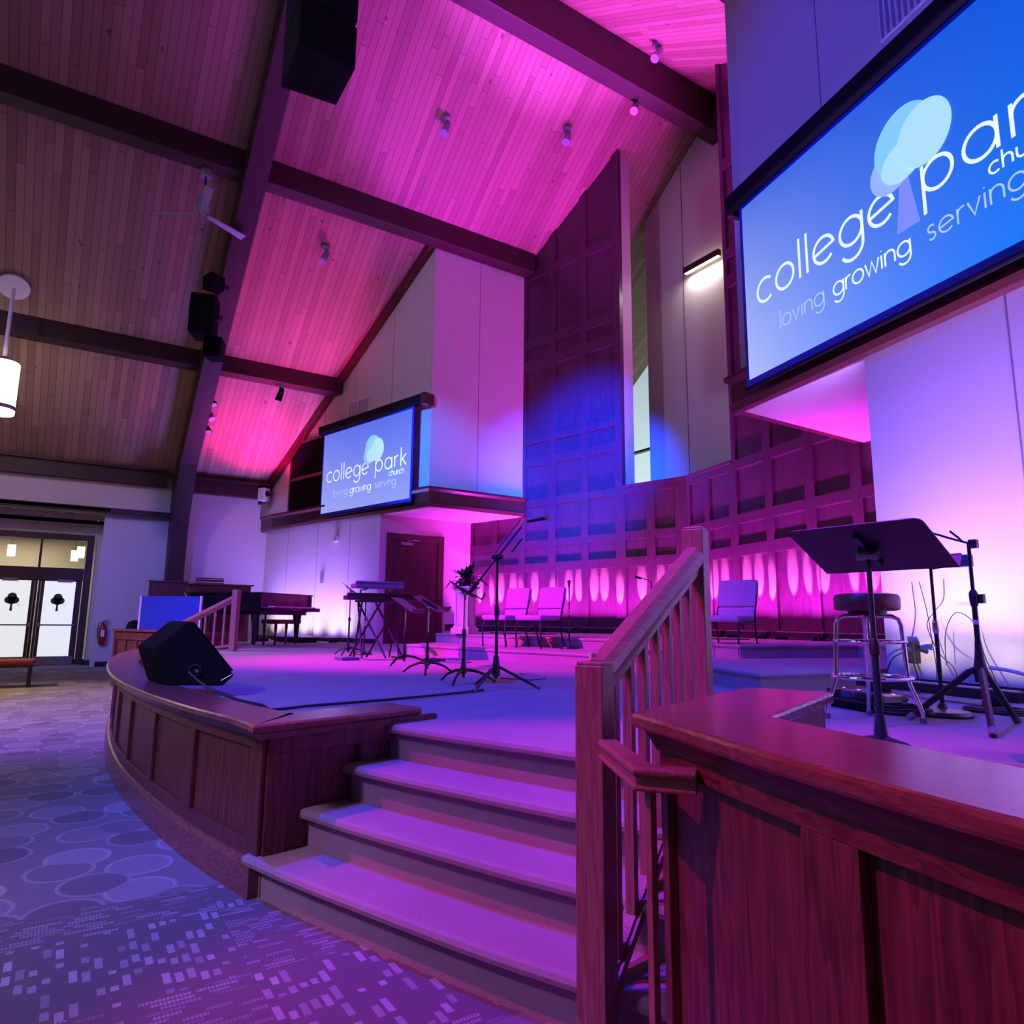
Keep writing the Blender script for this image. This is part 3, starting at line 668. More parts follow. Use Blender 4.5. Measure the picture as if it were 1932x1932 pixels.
def screen(fr, u0, mat, label, group=None):
    t = T('projection_screen', label, 'projection screen'); d = .25; z0, z1, w = 3.80, 5.80, 3.48
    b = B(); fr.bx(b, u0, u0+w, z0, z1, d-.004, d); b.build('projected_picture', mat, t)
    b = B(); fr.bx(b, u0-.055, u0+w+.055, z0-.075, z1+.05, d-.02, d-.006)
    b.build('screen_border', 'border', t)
    b = B(); fr.slab(b, [(u0-.22, z1+.06), (u0+w+.30, z1+.06), (u0+w+.30, z1+.26), (u0-.22, z1+.26)], d-.13, d+.07)
    b.build('roller_housing', 'matte', t, bev=.03)
    b = B(); b.tube([fr.p(u0-.06, d-.012, z0-.09), fr.p(u0+w+.06, d-.012, z0-.09)], .022, 8); b.build('bottom_bar', 'matte', t)
    for uu in (u0+w+.32, u0-.20): b = B(); fr.bx(b, uu-.03, uu+.12 if uu > u0 else uu+.03, z1+.03, z1+.28, 0, d+.03); b.build('bracket', 'rail_wood', t)
    dd = d+.003; X = .255
    word('college', fr, u0+.20, dd, 4.56, X, .1, .12, 'text', 'slide_lettering', t, 1.74)
    word('park', fr, u0+2.22, dd, 4.56, X, .1, .12, 'text', 'slide_lettering', t, 1.12)
    word('church', fr, u0+2.74, dd, 4.39, .085, .1, .19, 'text', 'slide_lettering', t, .53)
    word('loving', fr, u0+.52, dd, 4.17, .12, .1, .13, 'textdim', 'slide_lettering', t, .60)
    word('growing', fr, u0+1.24, dd, 4.17, .12, .1, .15, 'text', 'slide_lettering', t, .82)
    word('serving', fr, u0+2.22, dd, 4.17, .12, .1, .13, 'textdim', 'slide_lettering', t, .76)
    b = B(); b.add([tuple(fr.p(u0+a, dd+.001, z)) for a, z in ((1.95, 4.38), (2.17, 4.38), (2.09, 4.86), (2.02, 4.86))], [(0, 1, 2, 3)]); b.build('slide_tree_trunk', 'trunk', t, fix=False)
    ellipse(fr, u0+1.93, dd+.002, 4.97, .20, .20, 0, 'slide_tree_crown', 'crownC', t)
    ellipse(fr, u0+2.08, dd+.004, 5.14, .29, .31, 0, 'slide_tree_crown', 'crownA', t)
    ellipse(fr, u0+2.06, dd+.006, 4.98, .21, .17, 0, 'slide_tree_crown', 'crownB', t)
    ellipse(fr, u0+2.27, dd+.008, 5.08, .245, .27, 0, 'slide_tree_crown', 'crownB', t)
    return t
screen(S1, -2.16, 'slideL', 'left hanging projection screen showing the full logo slide with painted lavender gain')
screen(S2, -1.29, 'slideR', 'huge near projection screen at upper right showing the same slide with painted vivid blue gain')
# black grille panels beside the left screen
g = T('grille_panel', 'pair of black cloth grille panels in dark wood frame beside left screen', 'grille')
b = B(); S1.bx(b, -4.10, -2.50, 4.02, 4.90, .0, .03); b.build('cloth', 'grill', g)
b = B(); S1.bx(b, -4.10, -2.50, 4.98, 5.90, .0, .03); b.build('cloth', 'grill', g)
b = B()
for a in ((-4.17, -4.09, 4.0, 5.97), (-2.50, -2.42, 4.0, 5.97), (-4.17, -2.42, 5.90, 5.97), (-4.17, -2.42, 4.89, 4.98), (-4.17, -2.42, 3.98, 4.05)): S1.bx(b, *a, 0, .05)
b.build('frame', 'rail_wood', g)
def vent(fr, u0, u1, z0, z1, label):
    t = T('wall_vent', label, 'vent'); b = B(); fr.bx(b, u0, u1, z0, z1, 0, .012); b.build('frame', 'whitep', t)
    b = B(); n = 14
    for i in range(n): u = u0+.02+(u1-u0-.04)*i/n; fr.bx(b, u, u+(u1-u0-.04)/n*.45, z0+.02, z1-.02, .012, .02)
    b.build('louvre', 'greymetal', t)
vent(S1, -1.50, -.62, 6.1, 6.58, 'pale louvred air vent on the wall above the left screen')
vent(S2, .45, 1.35, 6.45, 7.0, 'grey louvred air vent above the near blue screen')
# ------------------------------------------------------------------ shaft light
c = T('linear_wall_light', 'dark linear light casting white glow inside the tall wall opening', 'wall light', (-9.5, 10.98, 9.0))
b = B(); b.box((0, -.03, 0), (1.0, .10, .14)); b.build('housing', 'beam', c, bev=.01)
b = B(); b.box((0, -.02, -.074), (.94, .07, .006)); b.box((.0, .02, .074), (.94, .03, .006)); b.build('diffuser', 'lensw', c)
light('wall_light_glow', 'AREA', (-9.5, 10.93, 8.90), (-9.5, 11.0, 7), 14, WHITE, .9, sizey=.06, parent=c)
c = T('added_glow_strip', 'added glowing tube for the light spill along right edge of the tall chancel opening', 'strip light')
b = B(); b.tube([W2.p(1.42, -.15, 4.05), W2.p(1.42, -.15, 9.5)], .012, 6); b.build('tube', 'lensw', c)  # added emissive tube stands in for the glow on the opening edge
# ------------------------------------------------------------------ stage side door
XDo = XB1
d = T('door_3', 'dark wooden stage door with closer in wide wood casing', 'door', (XDo, 6.77, ZS)); d['kind'] = 'structure'
b = B(); b.box((.02, -.655, 1.26), (.06, .15, 2.52)); b.box((.02, .655, 1.26), (.06, .15, 2.52)); b.box((.02, 0, 2.44), (.058, 1.159, .15)); b.build('casing', 'door', d, bev=.006)
b = B(); b.box((.005, 0, 1.19), (.03, 1.16, 2.38)); b.build('door_leaf', 'door', d)
b = B()
for y0 in (-.42, .42): b.box((.024, y0, 1.22), (.008, .012, 1.9))
for z0 in (.27, 2.17): b.box((.024, 0, z0), (.008, .85, .012))
b.build('panel_moulding', 'organ', d)
b = B(); b.box((.05, -.25, 2.28), (.06, .30, .07)); b.build('door_closer', 'steel', d, bev=.006)
b = B(); b.tube([(.06, -.25, 2.34), (.12, -.1, 2.37), (.05, .1, 2.37)], .01, 6); b.build('closer_arm', 'steel', d)
b = B(); b.box((XB1+.012, 7.98, .98+.07), (.024, .78, .14)); struct(b.build('baseboard_front', 'door'))
# ------------------------------------------------------------------ entrance double doors
e = T('door_1', 'dark framed entrance double doors with frosted glass and tree decals', 'door', (XD, -.66, 0)); e['kind'] = 'structure'
b = B()
for y in (-1.12, 1.03): b.box((.03, y, 1.65), (.12, .16, 3.3))
b.box((.03, -.045, 3.22), (.118, 1.98, .15)); b.box((.03, -.045, 2.27), (.118, 1.98, .32)); b.box((.03, -.02, 2.787), (.10, .05, .715))
b.build('door_frame', 'doorframe', e, bev=.006)
b = B(); b.box((.0, -.045, 2.8), (.012, 2.1, .74)); b.build('transom_glass', 'glass', e)
for s in (-1, 1):
    yc = s*.47
    b = B(); b.box((.03, yc, 1.06), (.05, .92, 2.10)); 
    leaf = b.build('door_leaf', 'doorframe', e)
    b = B(); b.box((.058, yc+s*.0, 1.16), (.008, .66, 1.86)); b.build('glass_pane', 'frost', leaf)
    b = B(); b.box((.066, yc, 1.0), (.03, .80, .035)); b.box((.07, yc-s*.36, 1.0), (.05, .07, .09)); b.build('push_bar', 'steel', leaf, bev=.006)
    b = B(); b.box((.06, yc, .13), (.008, .84, .2)); b.build('kick_plate', 'steel', leaf)
    b = B(); b.box((.09, yc+s*.1, 2.10), (.05, .32, .07)); b.build('door_closer', 'steel', leaf, bev=.006)
    b = B(); b.tube([(.08, s*.06, .2), (.08, s*.06, 2.08)], .014, 6); b.build('astragal_rod', 'steel', leaf)
    yy = yc-.02
    b = B()
    for (a, z, r) in ((-.065, 1.60, .085), (.065, 1.60, .085), (0, 1.685, .095), (0, 1.565, .075)):
        b.add([(.0635, yy+a+r*cos(2*PI*i/20), z+r*sin(2*PI*i/20)) for i in range(20)], [tuple(range(20))])
    b.add([(.0635, yy-.03, 1.34), (.0635, yy+.03, 1.34), (.0635, yy+.012, 1.58), (.0635, yy-.012, 1.58)], [(0, 1, 2, 3)])
    b.build('tree_decal', 'decal', leaf, fix=False)
    b = B()
    class F2:
        def p(s_, u, d_, z): return Vector((.0637, u, z))
    for txt, u, z, xh, wd in (('college', yy+.09, 1.49, .018, .10), ('park', yy+.12, 1.445, .018, .07)):
        x = 0; tr = (wd-sum(glyph(c_)[1] for c_ in txt)*xh)/(len(txt)-1)/xh
        for ch in txt:
            pl, adv = glyph(ch)
            for p in pl: ribbon(b, [(x+a_, c_) for a_, c_ in p], .12, lambda a_, c_: (.0637, u+a_*xh, z+c_*xh))
            x += adv+tr
    b.build('door_lettering', 'decalg', leaf, fix=False)
b = B(); b.box((.04, 0, .012), (.16, 2.1, .024)); b.build('threshold', 'steel', e)
# lobby beyond the doors
b = B(); b.box((-25.1, -2, 1.8), (.2, 9, 3.6)); b.box((-23, -6.1, 1.8), (4.2, .2, 3.6)); b.box((-23, 2.5, 1.8), (4.2, .2, 3.6)); b.box((-23, -2, 3.65), (4.2, 9, .1)); struct(b.build('wall_lobby', 'wall'))
b = B(); b.box((-23.05, -2, -.05), (4.3, 8.6, .1)); struct(b.build('floor_lobby', 'wallb'))
light('lobby_light', 'AREA', (-23, -1.5, 3.5), (-23, -1.5, 0), 110, (1, .80, .55), 2.5)
for i, (x, y) in enumerate(((-23.6, .05), (-22.2, .18), (-22.8, -1.4))):
    p = T('lobby_pendant', ['small glowing cylinder pendant seen through left of the right transom pane', 'bright cylinder pendant seen at right end of the transom glass', 'glowing pendant behind the left transom pane'][i], 'pendant lamp', (x, y, 2.95), group='lobby pendants')
    b = B(); b.lathe([(.09, -.14), (.09, .16)], 16); b.build('lamp_shade', 'shade', p, smooth=True)
    b = B(); b.tube([(0, 0, .16), (0, 0, .66)], .008, 6); b.build('cord', 'black', p)
# recessed downlights of the alcove
for i, (y) in enumerate((-.15, -1.45)):
    t = T('recessed_ceiling_light', ['unlit round ceiling light in the alcove right of the doorway', 'unlit round ceiling light above the left entrance door'][i], 'ceiling light', (-20.45, y, 3.82))
    b = B(); b.lathe([(.17, -.012), (.19, -.006), (.19, 0), (.13, 0)], 24); b.build('trim_ring', 'whitep', t, smooth=True)
    b = B(); b.lathe([(.12, -.016), (.12, -.01)], 20); b.build('lens', 'lens', t, smooth=True)
# fire extinguisher
t = T('fire_extinguisher', 'red fire extinguisher on the blue-lit wall beside the entrance doors', 'fire extinguisher', (-19.97, .80, .55))
b = B(); b.lathe([(.07, 0), (.082, .02), (.082, .38), (.06, .44), (.025, .47), (.025, .50)], 20); b.build('cylinder', 'red', t, smooth=True)
b = B(); b.box((.0, 0, .52), (.04, .04, .05)); b.tube([(0, .0, .55), (.0, .10, .60)], .01, 6); b.tube([(0, .0, .53), (.0, .10, .53)], .01, 6); b.build('valve_handle', 'black', t)
b = B(); b.tube([(0, -.02, .52), (0, -.09, .50), (.01, -.11, .35), (.01, -.10, .18), (.02, -.09, .12)], .011, 6); b.build('hose', 'black', t)
b = B(); b.box((.076, 0, .26), (.016, .08, .16)); b.build('instruction_plate', 'whitep', t)
b = B(); b.box((-.07, 0, .3), (.02, .06, .4)); b.build('wall_bracket', 'steel', t)
# pew bench at lower left
t = T('upholstered_bench', 'burgundy cushioned wooden bench end in front of the entrance doors', 'bench', (-14.9, -.78, 0), 0)
b = B(); b.box((0, 0, .42), (.55, .8, .09)); b.build('seat_cushion', 'redseat', t, bev=.03)
b = B(); b.box((0, 0, .36), (.5, .76, .05)); b.build('seat_frame', 'doorframe', t)
for x in (-.22, .22):
    for y in (-.34, .34): b = B(); b.box((x, y, .17), (.05, .05, .34)); b.build('leg', 'doorframe', t)
# ------------------------------------------------------------------ left end of the stage: knee wall, steps, railing, organ, divider
def wallpt(px, y): return (px, y)
k = T('pit_knee_wall', 'low panelled wooden knee wall at the far left end of the stage', 'knee wall')
b = B(); pth = [(-15.6, .95), (-15.4, .80), (-13.1, 1.69), (-12.4, 2.38)]
b = B(); b.sweep([(-14.8, 1.45), (-14.34, .77), (-12.93, 1.38)], [(0, 0), (.1, 0), (.1, .97), (0, .97)]); b.build('wall_core', 'block', k)
b = B(); b.sweep([(-14.8, 1.45), (-14.34, .77), (-12.93, 1.38)], [(-.05, .965), (.15, .965), (.15, 1.0), (-.05, 1.0)]); b.build('cap', 'cap', k)
kl = [(-14.34, .77), (-12.93, 1.38)]; KL = arclen(kl)
b = B()
for s in (0, .36, .72, 1.08, 1.44): b.sweep([at(kl, KL, s), at(kl, KL, s+.08)], [(-.02, .3), (0, .3), (0, .82), (-.02, .82)])
b.sweep(kl, [(-.02, .82), (0, .82), (0, .95), (-.02, .95)]); b.build('panel_frame', 'block', k)
# organ loft steps behind the far railing
st = T('pit_steps', 'small wooden steps behind the far stair railing', 'steps', (-12.95, 2.15, 0), R(30))
for i in range(2):
    b = B(); b.box((-.12*i, .12*i, (.82+.13*i)/2), (.34-.1*i, .5, .82+.13*i)); b.build('step', 'organ', st)
far = balustrade((-12.75, 1.575), (-12.0, 2.33), .5, ZS, 1.10, 1.66, 'far oak stair railing with square newel in front of the piano', 5, w=.10)
# organ
o = T('organ_console', 'tall reddish wooden organ console with music rack against far side wall', 'organ', (-17.5, 3.0, ZS), 0)
b = B(); b.box((0, .0, .64), (.9, 1.25, 1.28)); b.build('case', 'organ', o, bev=.01)
b = B(); b.box((0, .0, 1.295), (1.0, 1.36, .03)); b.build('lid', 'organ', o)
b = B(); b.box((.46, 0, 1.05), (.02, 1.05, .25)); b.box((.46, 0, .5), (.02, 1.05, .5)); b.build('front_panel', 'door', o)
b = B(); b.box((.0, -.22, 1.345), (.04, .62, .02)); b.box((.0, -.22, 1.45), (.03, .62, .03)); b.box((.0, -.22, 1.40), (.02, .62, .05)); b.build('music_rack', 'organ', o)
p = T('side_panelling', 'plain reddish wood side panel between the post and the organ', 'wood panel', (-17.7, 1.93, 0))
b = B(); b.box((0, .0, 1.0), (.12, .8, 2.04)); b.build('panel', 'organ', p); b = B(); b.box((0, 0, 2.035), (.18, .84, .03)); b.build('cap', 'organ', p)
# blue divider
o = T('portable_divider', 'bright blue fabric divider with white edge posts left of the far railing', 'divider')
A, Bp = Vector((-14.2, 1.13, .70)), Vector((-13.50, 2.03, .70)); ang = math.atan2(Bp.y-A.y, Bp.x-A.x); Ld = (Bp-A).length
m = Matrix.Translation(A)@Matrix.Rotation(ang, 4, 'Z')
b = B(); b.box((Ld/2, 0, .44), (Ld, .03, .90), m); b.build('fabric_panel', 'bluefab', o)
for x in (0, Ld): b = B(); b.box((x, 0, .45), (.035, .045, .90), m); b.build('edge_post', 'whitep', o)
b = B(); b.lathe([(.12, 0), (.15, .12), (.1, .26), (.02, .3)], 16, Matrix.Translation((-14.62, 1.08, .86))); tag(b.build('headrest', 'matte', smooth=True), 'black rounded seat top peeking above the knee wall left of blue divider', 'chair')
# ------------------------------------------------------------------ grand piano
pn = T('grand_piano', 'polished black grand piano with closed lid behind the far railing', 'piano', (-13.95, 3.05, ZS), R(37))
rim = spline([(.76, -.72), (.76, .72), (.45, .735), (-.1, .60), (-.6, .30), (-1.0, .12), (-1.25, -.15), (-1.22, -.5), (-.95, -.70), (-.4, -.735), (.3, -.735), (.755, -.725)], 5)
b = B(); b.prism(rim, .66, .97); b.build('rim', 'piano', pn, smooth=True)
b = B(); b.prism([(x*1.02, y*1.02) for x, y in rim], .972, 1.0); b.build('lid', 'piano', pn, smooth=True)
b = B(); b.prism([(x*.93, y*.9) for x, y in rim], .60, .665); b.build('keybed_underside', 'piano', pn)
b = B(); b.box((.88, 0, .70), (.24, 1.44, .07)); b.build('keybed', 'piano', pn, bev=.01)
b = B(); b.box((.90, 0, .742), (.15, 1.2, .02)); b.build('keys', 'keys', pn)
for x, y in ((.55, -.60), (.55, .60), (-.95, -.25)):
    b = B(); b.lathe([(.03, .05), (.04, .09), (.038, .14), (.055, .42), (.075, .52), (.085, .60), (.085, .64)], 14, Matrix.Translation((x, y, 0))); lg = b.build('leg', 'piano', pn, smooth=True)
    b = B(); b.lathe([(.03, 0), (.035, .03), (.02, .06)], 12, Matrix.Translation((x, y, 0))); b.build('caster', 'chrome', lg, smooth=True)
b = B(); b.tube([(.2, -.1, .62), (.2, -.1, .16)], .02, 8); b.tube([(.2, .1, .62), (.2, .1, .16)], .02, 8); b.box((.2, 0, .13), (.12, .3, .07)); b.build('pedal_lyre', 'piano', pn)
t = T('piano_bench', 'red cushioned bench with turned legs seen beneath the grand piano', 'bench', (-14.6, 3.75, ZS), R(37))
b = B(); b.box((0, 0, .47), (.38, .8, .09)); b.build('seat_cushion', 'redseat', t, bev=.025)
for x in (-.14, .14):
    for y in (-.34, .34): b = B(); b.lathe([(.018, 0), (.03, .1), (.02, .2), (.032, .35), (.03, .43)], 10, Matrix.Translation((x, y, 0))); b.build('leg', 'organ', t, smooth=True)
# ------------------------------------------------------------------ LED wall-wash bars
def led_bar(fr, u, z, label, group, d=.24, col=(1, .1, .42), blue=False, L=1.02, flames=(-.36, -.12, .12, .36), en=9, tilt=.0, big=0, hot=None, cone=17, wash=None):
    o = fr.p(u, d, z); t = T('led_bar', label, 'stage light', (o.x, o.y, o.z), math.atan2(fr.e.y, fr.e.x), group)
    b = B(); b.box((0, 0, .075), (L, .10, .07)); b.build('housing', 'black', t, bev=.008)
    b = B(); b.box((0, 0, .112), (L-.06, .06, .006)); b.build('lens', 'lensd', t)
    for s in (-1, 1): b = B(); b.box((s*L*.36, 0, .02), (.03, .20, .04)); b.build('foot', 'black', t)
    b = B(); b.tube([(L*.4, -.05, .07), (L*.47, -.10, .03), (L*.5, -.12, .012)], .008, 5); b.build('cable', 'cord', t)
    for f in flames:
        p = fr.p(u+f, d, z+.13); q = fr.p(u+f, 0, z+.80)
        light('bar_lamp', 'SPOT', p, q, en, col if not hot else hot, .012, cone, .6 if cone < 30 else 1.0, parent=t)
    if big:
        p = fr.p(u, d+.05, z+.15); q = fr.p(u, d-.30+tilt, z+2.6)
        light('bar_wash', 'AREA', p, q, big, wash or col, L, sizey=.06, parent=t, spread=110)
    return t
W1bars = [-5.3, -4.15, -3.0, -1.85, -.75]; W2bars = [.8, 1.95, 3.1, 4.2]
w1l = ['hidden behind the white pedestal', 'behind the pair of rose chairs', 'right of the rose chairs', 'behind the straight microphone stand', 'beside the chancel corner']
for i, u in enumerate(W1bars):
    led_bar(W1, u, .98, 'black LED light bar at foot of chancel panelling, '+w1l[i], 'LED bars along the panelling', en=1800, big=85, col=(.75, .035, 1), hot=(1, .32, .9), flames=((-.36, -.1, .3) if i % 2 else (-.3, .12, .4)))
w2l = ['behind the blue chair', 'right of the blue chair', 'left of the bar stool', 'behind the bar stool']
for i, u in enumerate(W2bars):
    led_bar(W2, u, .98, 'black LED light bar at foot of the right panelling, '+w2l[i], 'LED bars along the panelling', en=1800, big=85, flames=(-.3, .0, .34) if i % 2 else (-.38, -.05, .25), col=(.75, .035, 1), hot=(1, .32, .9))
for i, u in enumerate((-4.1, -2.75, -1.45)):
    led_bar(S1, u, ZS, 'black LED light bar on the stage floor against left white wall, '+['nearest the piano', 'middle one', 'nearest the stage door'][i], 'LED bars at the left wall', d=.45, en=30, big=58, tilt=.28, hot=(.85, .75, 1), cone=125, wash=(.27, .12, 1), flames=(-.3, .3), L=1.2)
for i, u in enumerate((.75, 2.3, 3.8)):
    led_bar(S2, u, ZS, 'black LED light bar on the floor against near white wall, '+['behind the round base stand', 'behind the tripod stand', 'outside at right'][i], 'LED bars at the near white wall', d=.4, en=14, big=100, tilt=.25, hot=(1, .8, .8), cone=130, wash=(.36, .17, 1), flames=(-.3, .3), L=1.3)
# coloured uplights grazing the roof, without fixtures; roof_pink_fill is added fill
light('roof_pink_up', 'SPOT', (-18.2, 4.3, 4.3), (-18.5, 3.9, 6.5), 420, (1.000, 0.012, 0.412), .1, 100, .6)
light('roof_pink_fill', 'SPOT', (-17.6, 3.4, 4.4), (-17.9, 3.2, 6.5), 130, (1, .004, .33), .1, 125, .8)
light('roof_pink_mid', 'SPOT', (-15.0, 5.0, 4.3), (-15.5, 3.8, 8.6), 640, (1.000, 0.017, 0.436), .12, 62, .6)
light('roof_purple_up', 'SPOT', (-10.6, 8.0, 1.3), (-10.2, 6.6, 11), 4702, (0.547, 0.011, 1.000), .15, 42, .5)
light('roof_purple_mid', 'SPOT', (-11.0, 6.6, 1.3), (-11.4, 4.6, 11), 340, (0.600, 0.015, 1.000), .15, 50, .7)
light('roof_left_purple', 'SPOT', (-14.0, 4.6, 1.3), (-12.6, 3.8, 10.0), 105, (0.857, 0.014, 1.000), .15, 44, .8)
light('roof_purple_up_b', 'SPOT', (-7.6, 8.0, 1.3), (-7.7, 6.9, 11.5), 15866, (0.545, 0.064, 1.000), .15, 33, .6)
light('roof_purple_up_c', 'SPOT', (-13.2, 4.7, 1.3), (-14.2, 5.0, 9.5), 176, (1.000, 0.013, 0.750), .15, 46, .7)
# ------------------------------------------------------------------ music stands
def music_stand(loc, rz, h, label, tilt=38, mat='black', big=False, group=None, W=.50, D=.31):
    t = T('music_stand', label, 'music stand', loc, rz, group)
    for k in range(3):
        a = R(90+120*k+15); c, s = cos(a), sin(a)
        b = B(); b.tube([(.012*c, .012*s, .115), (.10*c, .10*s, .105), (.20*c, .20*s, .07), (.28*c, .28*s, .012)], [.014, .013, .011, .010], 8); b.build('leg', mat, t, smooth=True)
    b = B(); b.tube([(0, 0, .05), (0, 0, h*.56)], .0135, 10); b.lathe([(.03, .085), (.022, .14), (.016, .20)], 12); b.build('lower_tube', mat, t, smooth=True)
    b = B(); b.tube([(0, 0, h*.5), (0, 0, h-.02)], .0095, 10); b.build('upper_tube', 'chrome' if not big else mat, t, smooth=True)
    b = B(); b.lathe([(.018, h*.56-.03), (.020, h*.56+.01), (.013, h*.56+.03)], 12); b.build('clutch_collar', 'dark', t, smooth=True)
    q = R(tilt); m = Matrix.Translation((0, 0, h))@Matrix.Rotation(-q, 4, 'X')     # local -y edge rises
    b = B(); r = .03; pts = []
    for (cx, cy, a0) in ((W/2-r, D/2, -1), (W/2-r, -D/2+r, 0)): pass
    pl = [(-W/2, D/2), (-W/2, -D/2+.02)]+[(-W/2+.03+.03*cos(R(180+90*i/4)), -D/2+.03+.03*sin(R(180+90*i/4))) for i in range(5)]
    pl += [(W/2-.03+.03*cos(R(270+90*i/4)), -D/2+.03+.03*sin(R(270+90*i/4))) for i in range(5)]+[(W/2, D/2)]
    b.prism(pl, .018, .022, m); b.build('desk', mat if not big else 'dark', t)
    b = B(); b.box((0, D/2, .045), (W, .004, .055), m); b.box((0, D/2-.0, .072), (W, .01, .003), m); b.build('desk_lip', mat if not big else 'dark', t)
    b = B(); b.box((0, 0, .008), (.022, D*.62, .018), m); b.box((.0, 0, .0), (.05, .05, .03), m); b.build('tilt_bracket', 'greymetal' if not big else mat, t)
    b = B(); b.cyl((-.04, 0, h-.012), (.04, 0, h-.012), .016, n=12); b.build('tilt_knob', 'chrome' if not big else 'greymetal', t, smooth=True)
    return t
music_stand((-9.95, 3.54, ZS), R(-22), .95, 'black music stand left of the keyboards with desk tilted left', 36, W=.46)
music_stand((-7.53, 3.36, ZS), R(-42), .68, 'music stand with chrome tube in front of the keyboards, farther of two', 34, W=.44)
music_stand((-6.26, 3.04, ZS), R(-14), .67, 'music stand right of the keyboards with its dark desk against the door', 30, W=.5)
music_stand((-5.19, 2.86, ZS), R(-31), .76, 'music stand seen edge-on just left of the tall boom microphone stand', 28)
music_stand((-1.44, 2.52, ZS), R(3.4), .79, 'big near dark green music stand with wide black desk at right', 28, 'greentube', True, W=.50, D=.32)
# ------------------------------------------------------------------ microphone stands
def mic(b, p, d, L=.15):
    p, d = Vector(p), Vector(d).normalized(); b.tube([p, p+d*L], [.011, .017], 10)
def ball(b, p, r, n=12): b.lathe([(r*cos(R(a)), r*sin(R(a))) for a in range(-85, 90, 17)], n, Matrix.Translation(p))
t = T('microphone_boom_stand', 'tall black tripod microphone stand with long angled boom at stage centre', 'microphone stand', (-4.68, 2.87, ZS))
for k, a in enumerate((62, 178, 300)):
    b = B(); c, s = cos(R(a)), sin(R(a)); b.tube([(.02*c, .02*s, .17), (.33*c, .33*s, .012)], .011, 8); lg = b.build('leg', 'black', t, smooth=True)
    b = B(); b.tube([(.31*c, .31*s, .02), (.35*c, .35*s, .010)], .014, 8); b.build('rubber_foot', 'rubber', lg)
b = B(); b.lathe([(.018, .09), (.035, .11), (.03, .16), (.022, .24), (.016, .26)], 12); b.build('leg_hub', 'dark', t, smooth=True)
b = B(); b.tube([(0, 0, .08), (0, 0, .60)], .013, 10); b.build('lower_tube', 'black', t, smooth=True)
b = B(); b.tube([(0, 0, .55), (0, 0, 1.02)], .010, 10); b.build('upper_tube', 'black', t, smooth=True)
b = B(); b.lathe([(.016, .55), (.02, .58), (.02, .63), (.014, .65)], 12); b.build('height_clutch', 'dark', t, smooth=True)
piv = Vector((0, 0, 1.03)); tip = Vector((.165, .235, 1.405)); bd = (tip-piv).normalized(); lo = piv-bd*.34
b = B(); b.tube([lo, piv+bd*.36], .0075, 8); b.build('boom_arm', 'black', t, smooth=True)
b = B(); b.tube([lo-bd*.02, lo+bd*.09], .016, 10); b.build('counterweight', 'dark', t, smooth=True)
b = B(); b.tube([piv-Vector((.04, .02, 0)), piv+Vector((.04, .02, 0))], .018, 10); b.tube([piv-Vector((0, 0, .04)), piv+Vector((0, 0, .02))], .018, 10); b.build('boom_clutch', 'dark', t, smooth=True)
b = B(); md = Vector((.45, .75, .18)); mp = piv+bd*.36
b.tube([mp, mp+md.normalized()*.16], [.010, .016], 10); b.build('microphone_body', 'dark', t, smooth=True)
b = B(); ball(b, mp+md.normalized()*.185, .027); b.build('microphone_grille', 'steel', t, smooth=True)
b = B(); ball(b, mp, .014, 10); b.tube([mp-bd*.05, mp+bd*.02], .012, 8); b.build('microphone_clip', 'chrome', t, smooth=True)
off_ = Vector((.02, .035, -.055))
b = B(); b.tube([piv+bd*.12+off_, piv+bd*.26+off_], .008, 8); b.build('pick_holder', 'dark', t)
b = B()
for i in range(5): ball(b, piv+bd*(.12+.034*i)+off_+Vector((.01, .012, -.012)), .009, 8)
b.build('pick_holder_knobs', 'chrome', t, smooth=True)
b = B(); b.tube([mp-bd*.02+Vector((-.02, -.02, .03)), piv+bd*.2+Vector((-.02, -.02, .03)), piv+Vector((-.01, -.02, .03))], .004, 6); b.build('cable', 'cord', t)
def round_stand(loc, h, label, goose=False, r=.13):
    t = T('straight_microphone_stand', label, 'microphone stand', loc)
    b = B(); b.lathe([(r, 0), (r, .012), (r*.9, .03), (.03, .045), (.02, .07)], 24); b.build('round_base', 'black', t, smooth=True)
    b = B(); b.tube([(0, 0, .05), (0, 0, h*.55)], .012, 10); b.build('lower_tube', 'black', t, smooth=True)
    b = B(); b.tube([(0, 0, h*.5), (0, 0, h-.08)], .009, 10); b.build('upper_tube', 'black', t, smooth=True)
    b = B(); b.lathe([(.013, h*.5), (.018, h*.52), (.018, h*.57), (.012, h*.585)], 12); b.build('clutch', 'chrome', t, smooth=True)
    if goose:
        b = B(); b.tube([(0, 0, h-.1), (.01, -.01, h-.03), (-.01, -.05, h), (-.06, -.14, h+.02)], .006, 6); b.build('gooseneck', 'black', t, smooth=True)
        b = B(); b.tube([(-.05, -.12, h+.015), (-.08, -.2, h+.035)], .014, 8); b.build('microphone', 'dark', t, smooth=True)
    else:
        b = B(); b.tube([(0, 0, h-.09), (0, 0, h-.02)], [.012, .016], 10); b.build('microphone_body', 'dark', t, smooth=True)
        b = B(); ball(b, Vector((0, 0, h)), .026); b.build('microphone_grille', 'black', t, smooth=True)
    return t
round_stand((-7.82, 6.0, .83), .94, 'straight microphone stand with round base on the platform right of the rose chairs')
round_stand((-6.25, 6.08, .83), .90, 'microphone stand with bent gooseneck seen behind the near stair handrail', True)
round_stand((-10.18, 3.87, ZS), .86, 'thin microphone stand behind the keyboards with dangling cable')
rs = round_stand((-2.12, 4.38, ZS), .95, 'black stand with heavy round base between bar stool and tripod stand', r=.155)
b = B(); b.box((.16, .04, .90), (.10, .06, .07)); b.build('headphone_amplifier', 'kbody', rs, bev=.006)
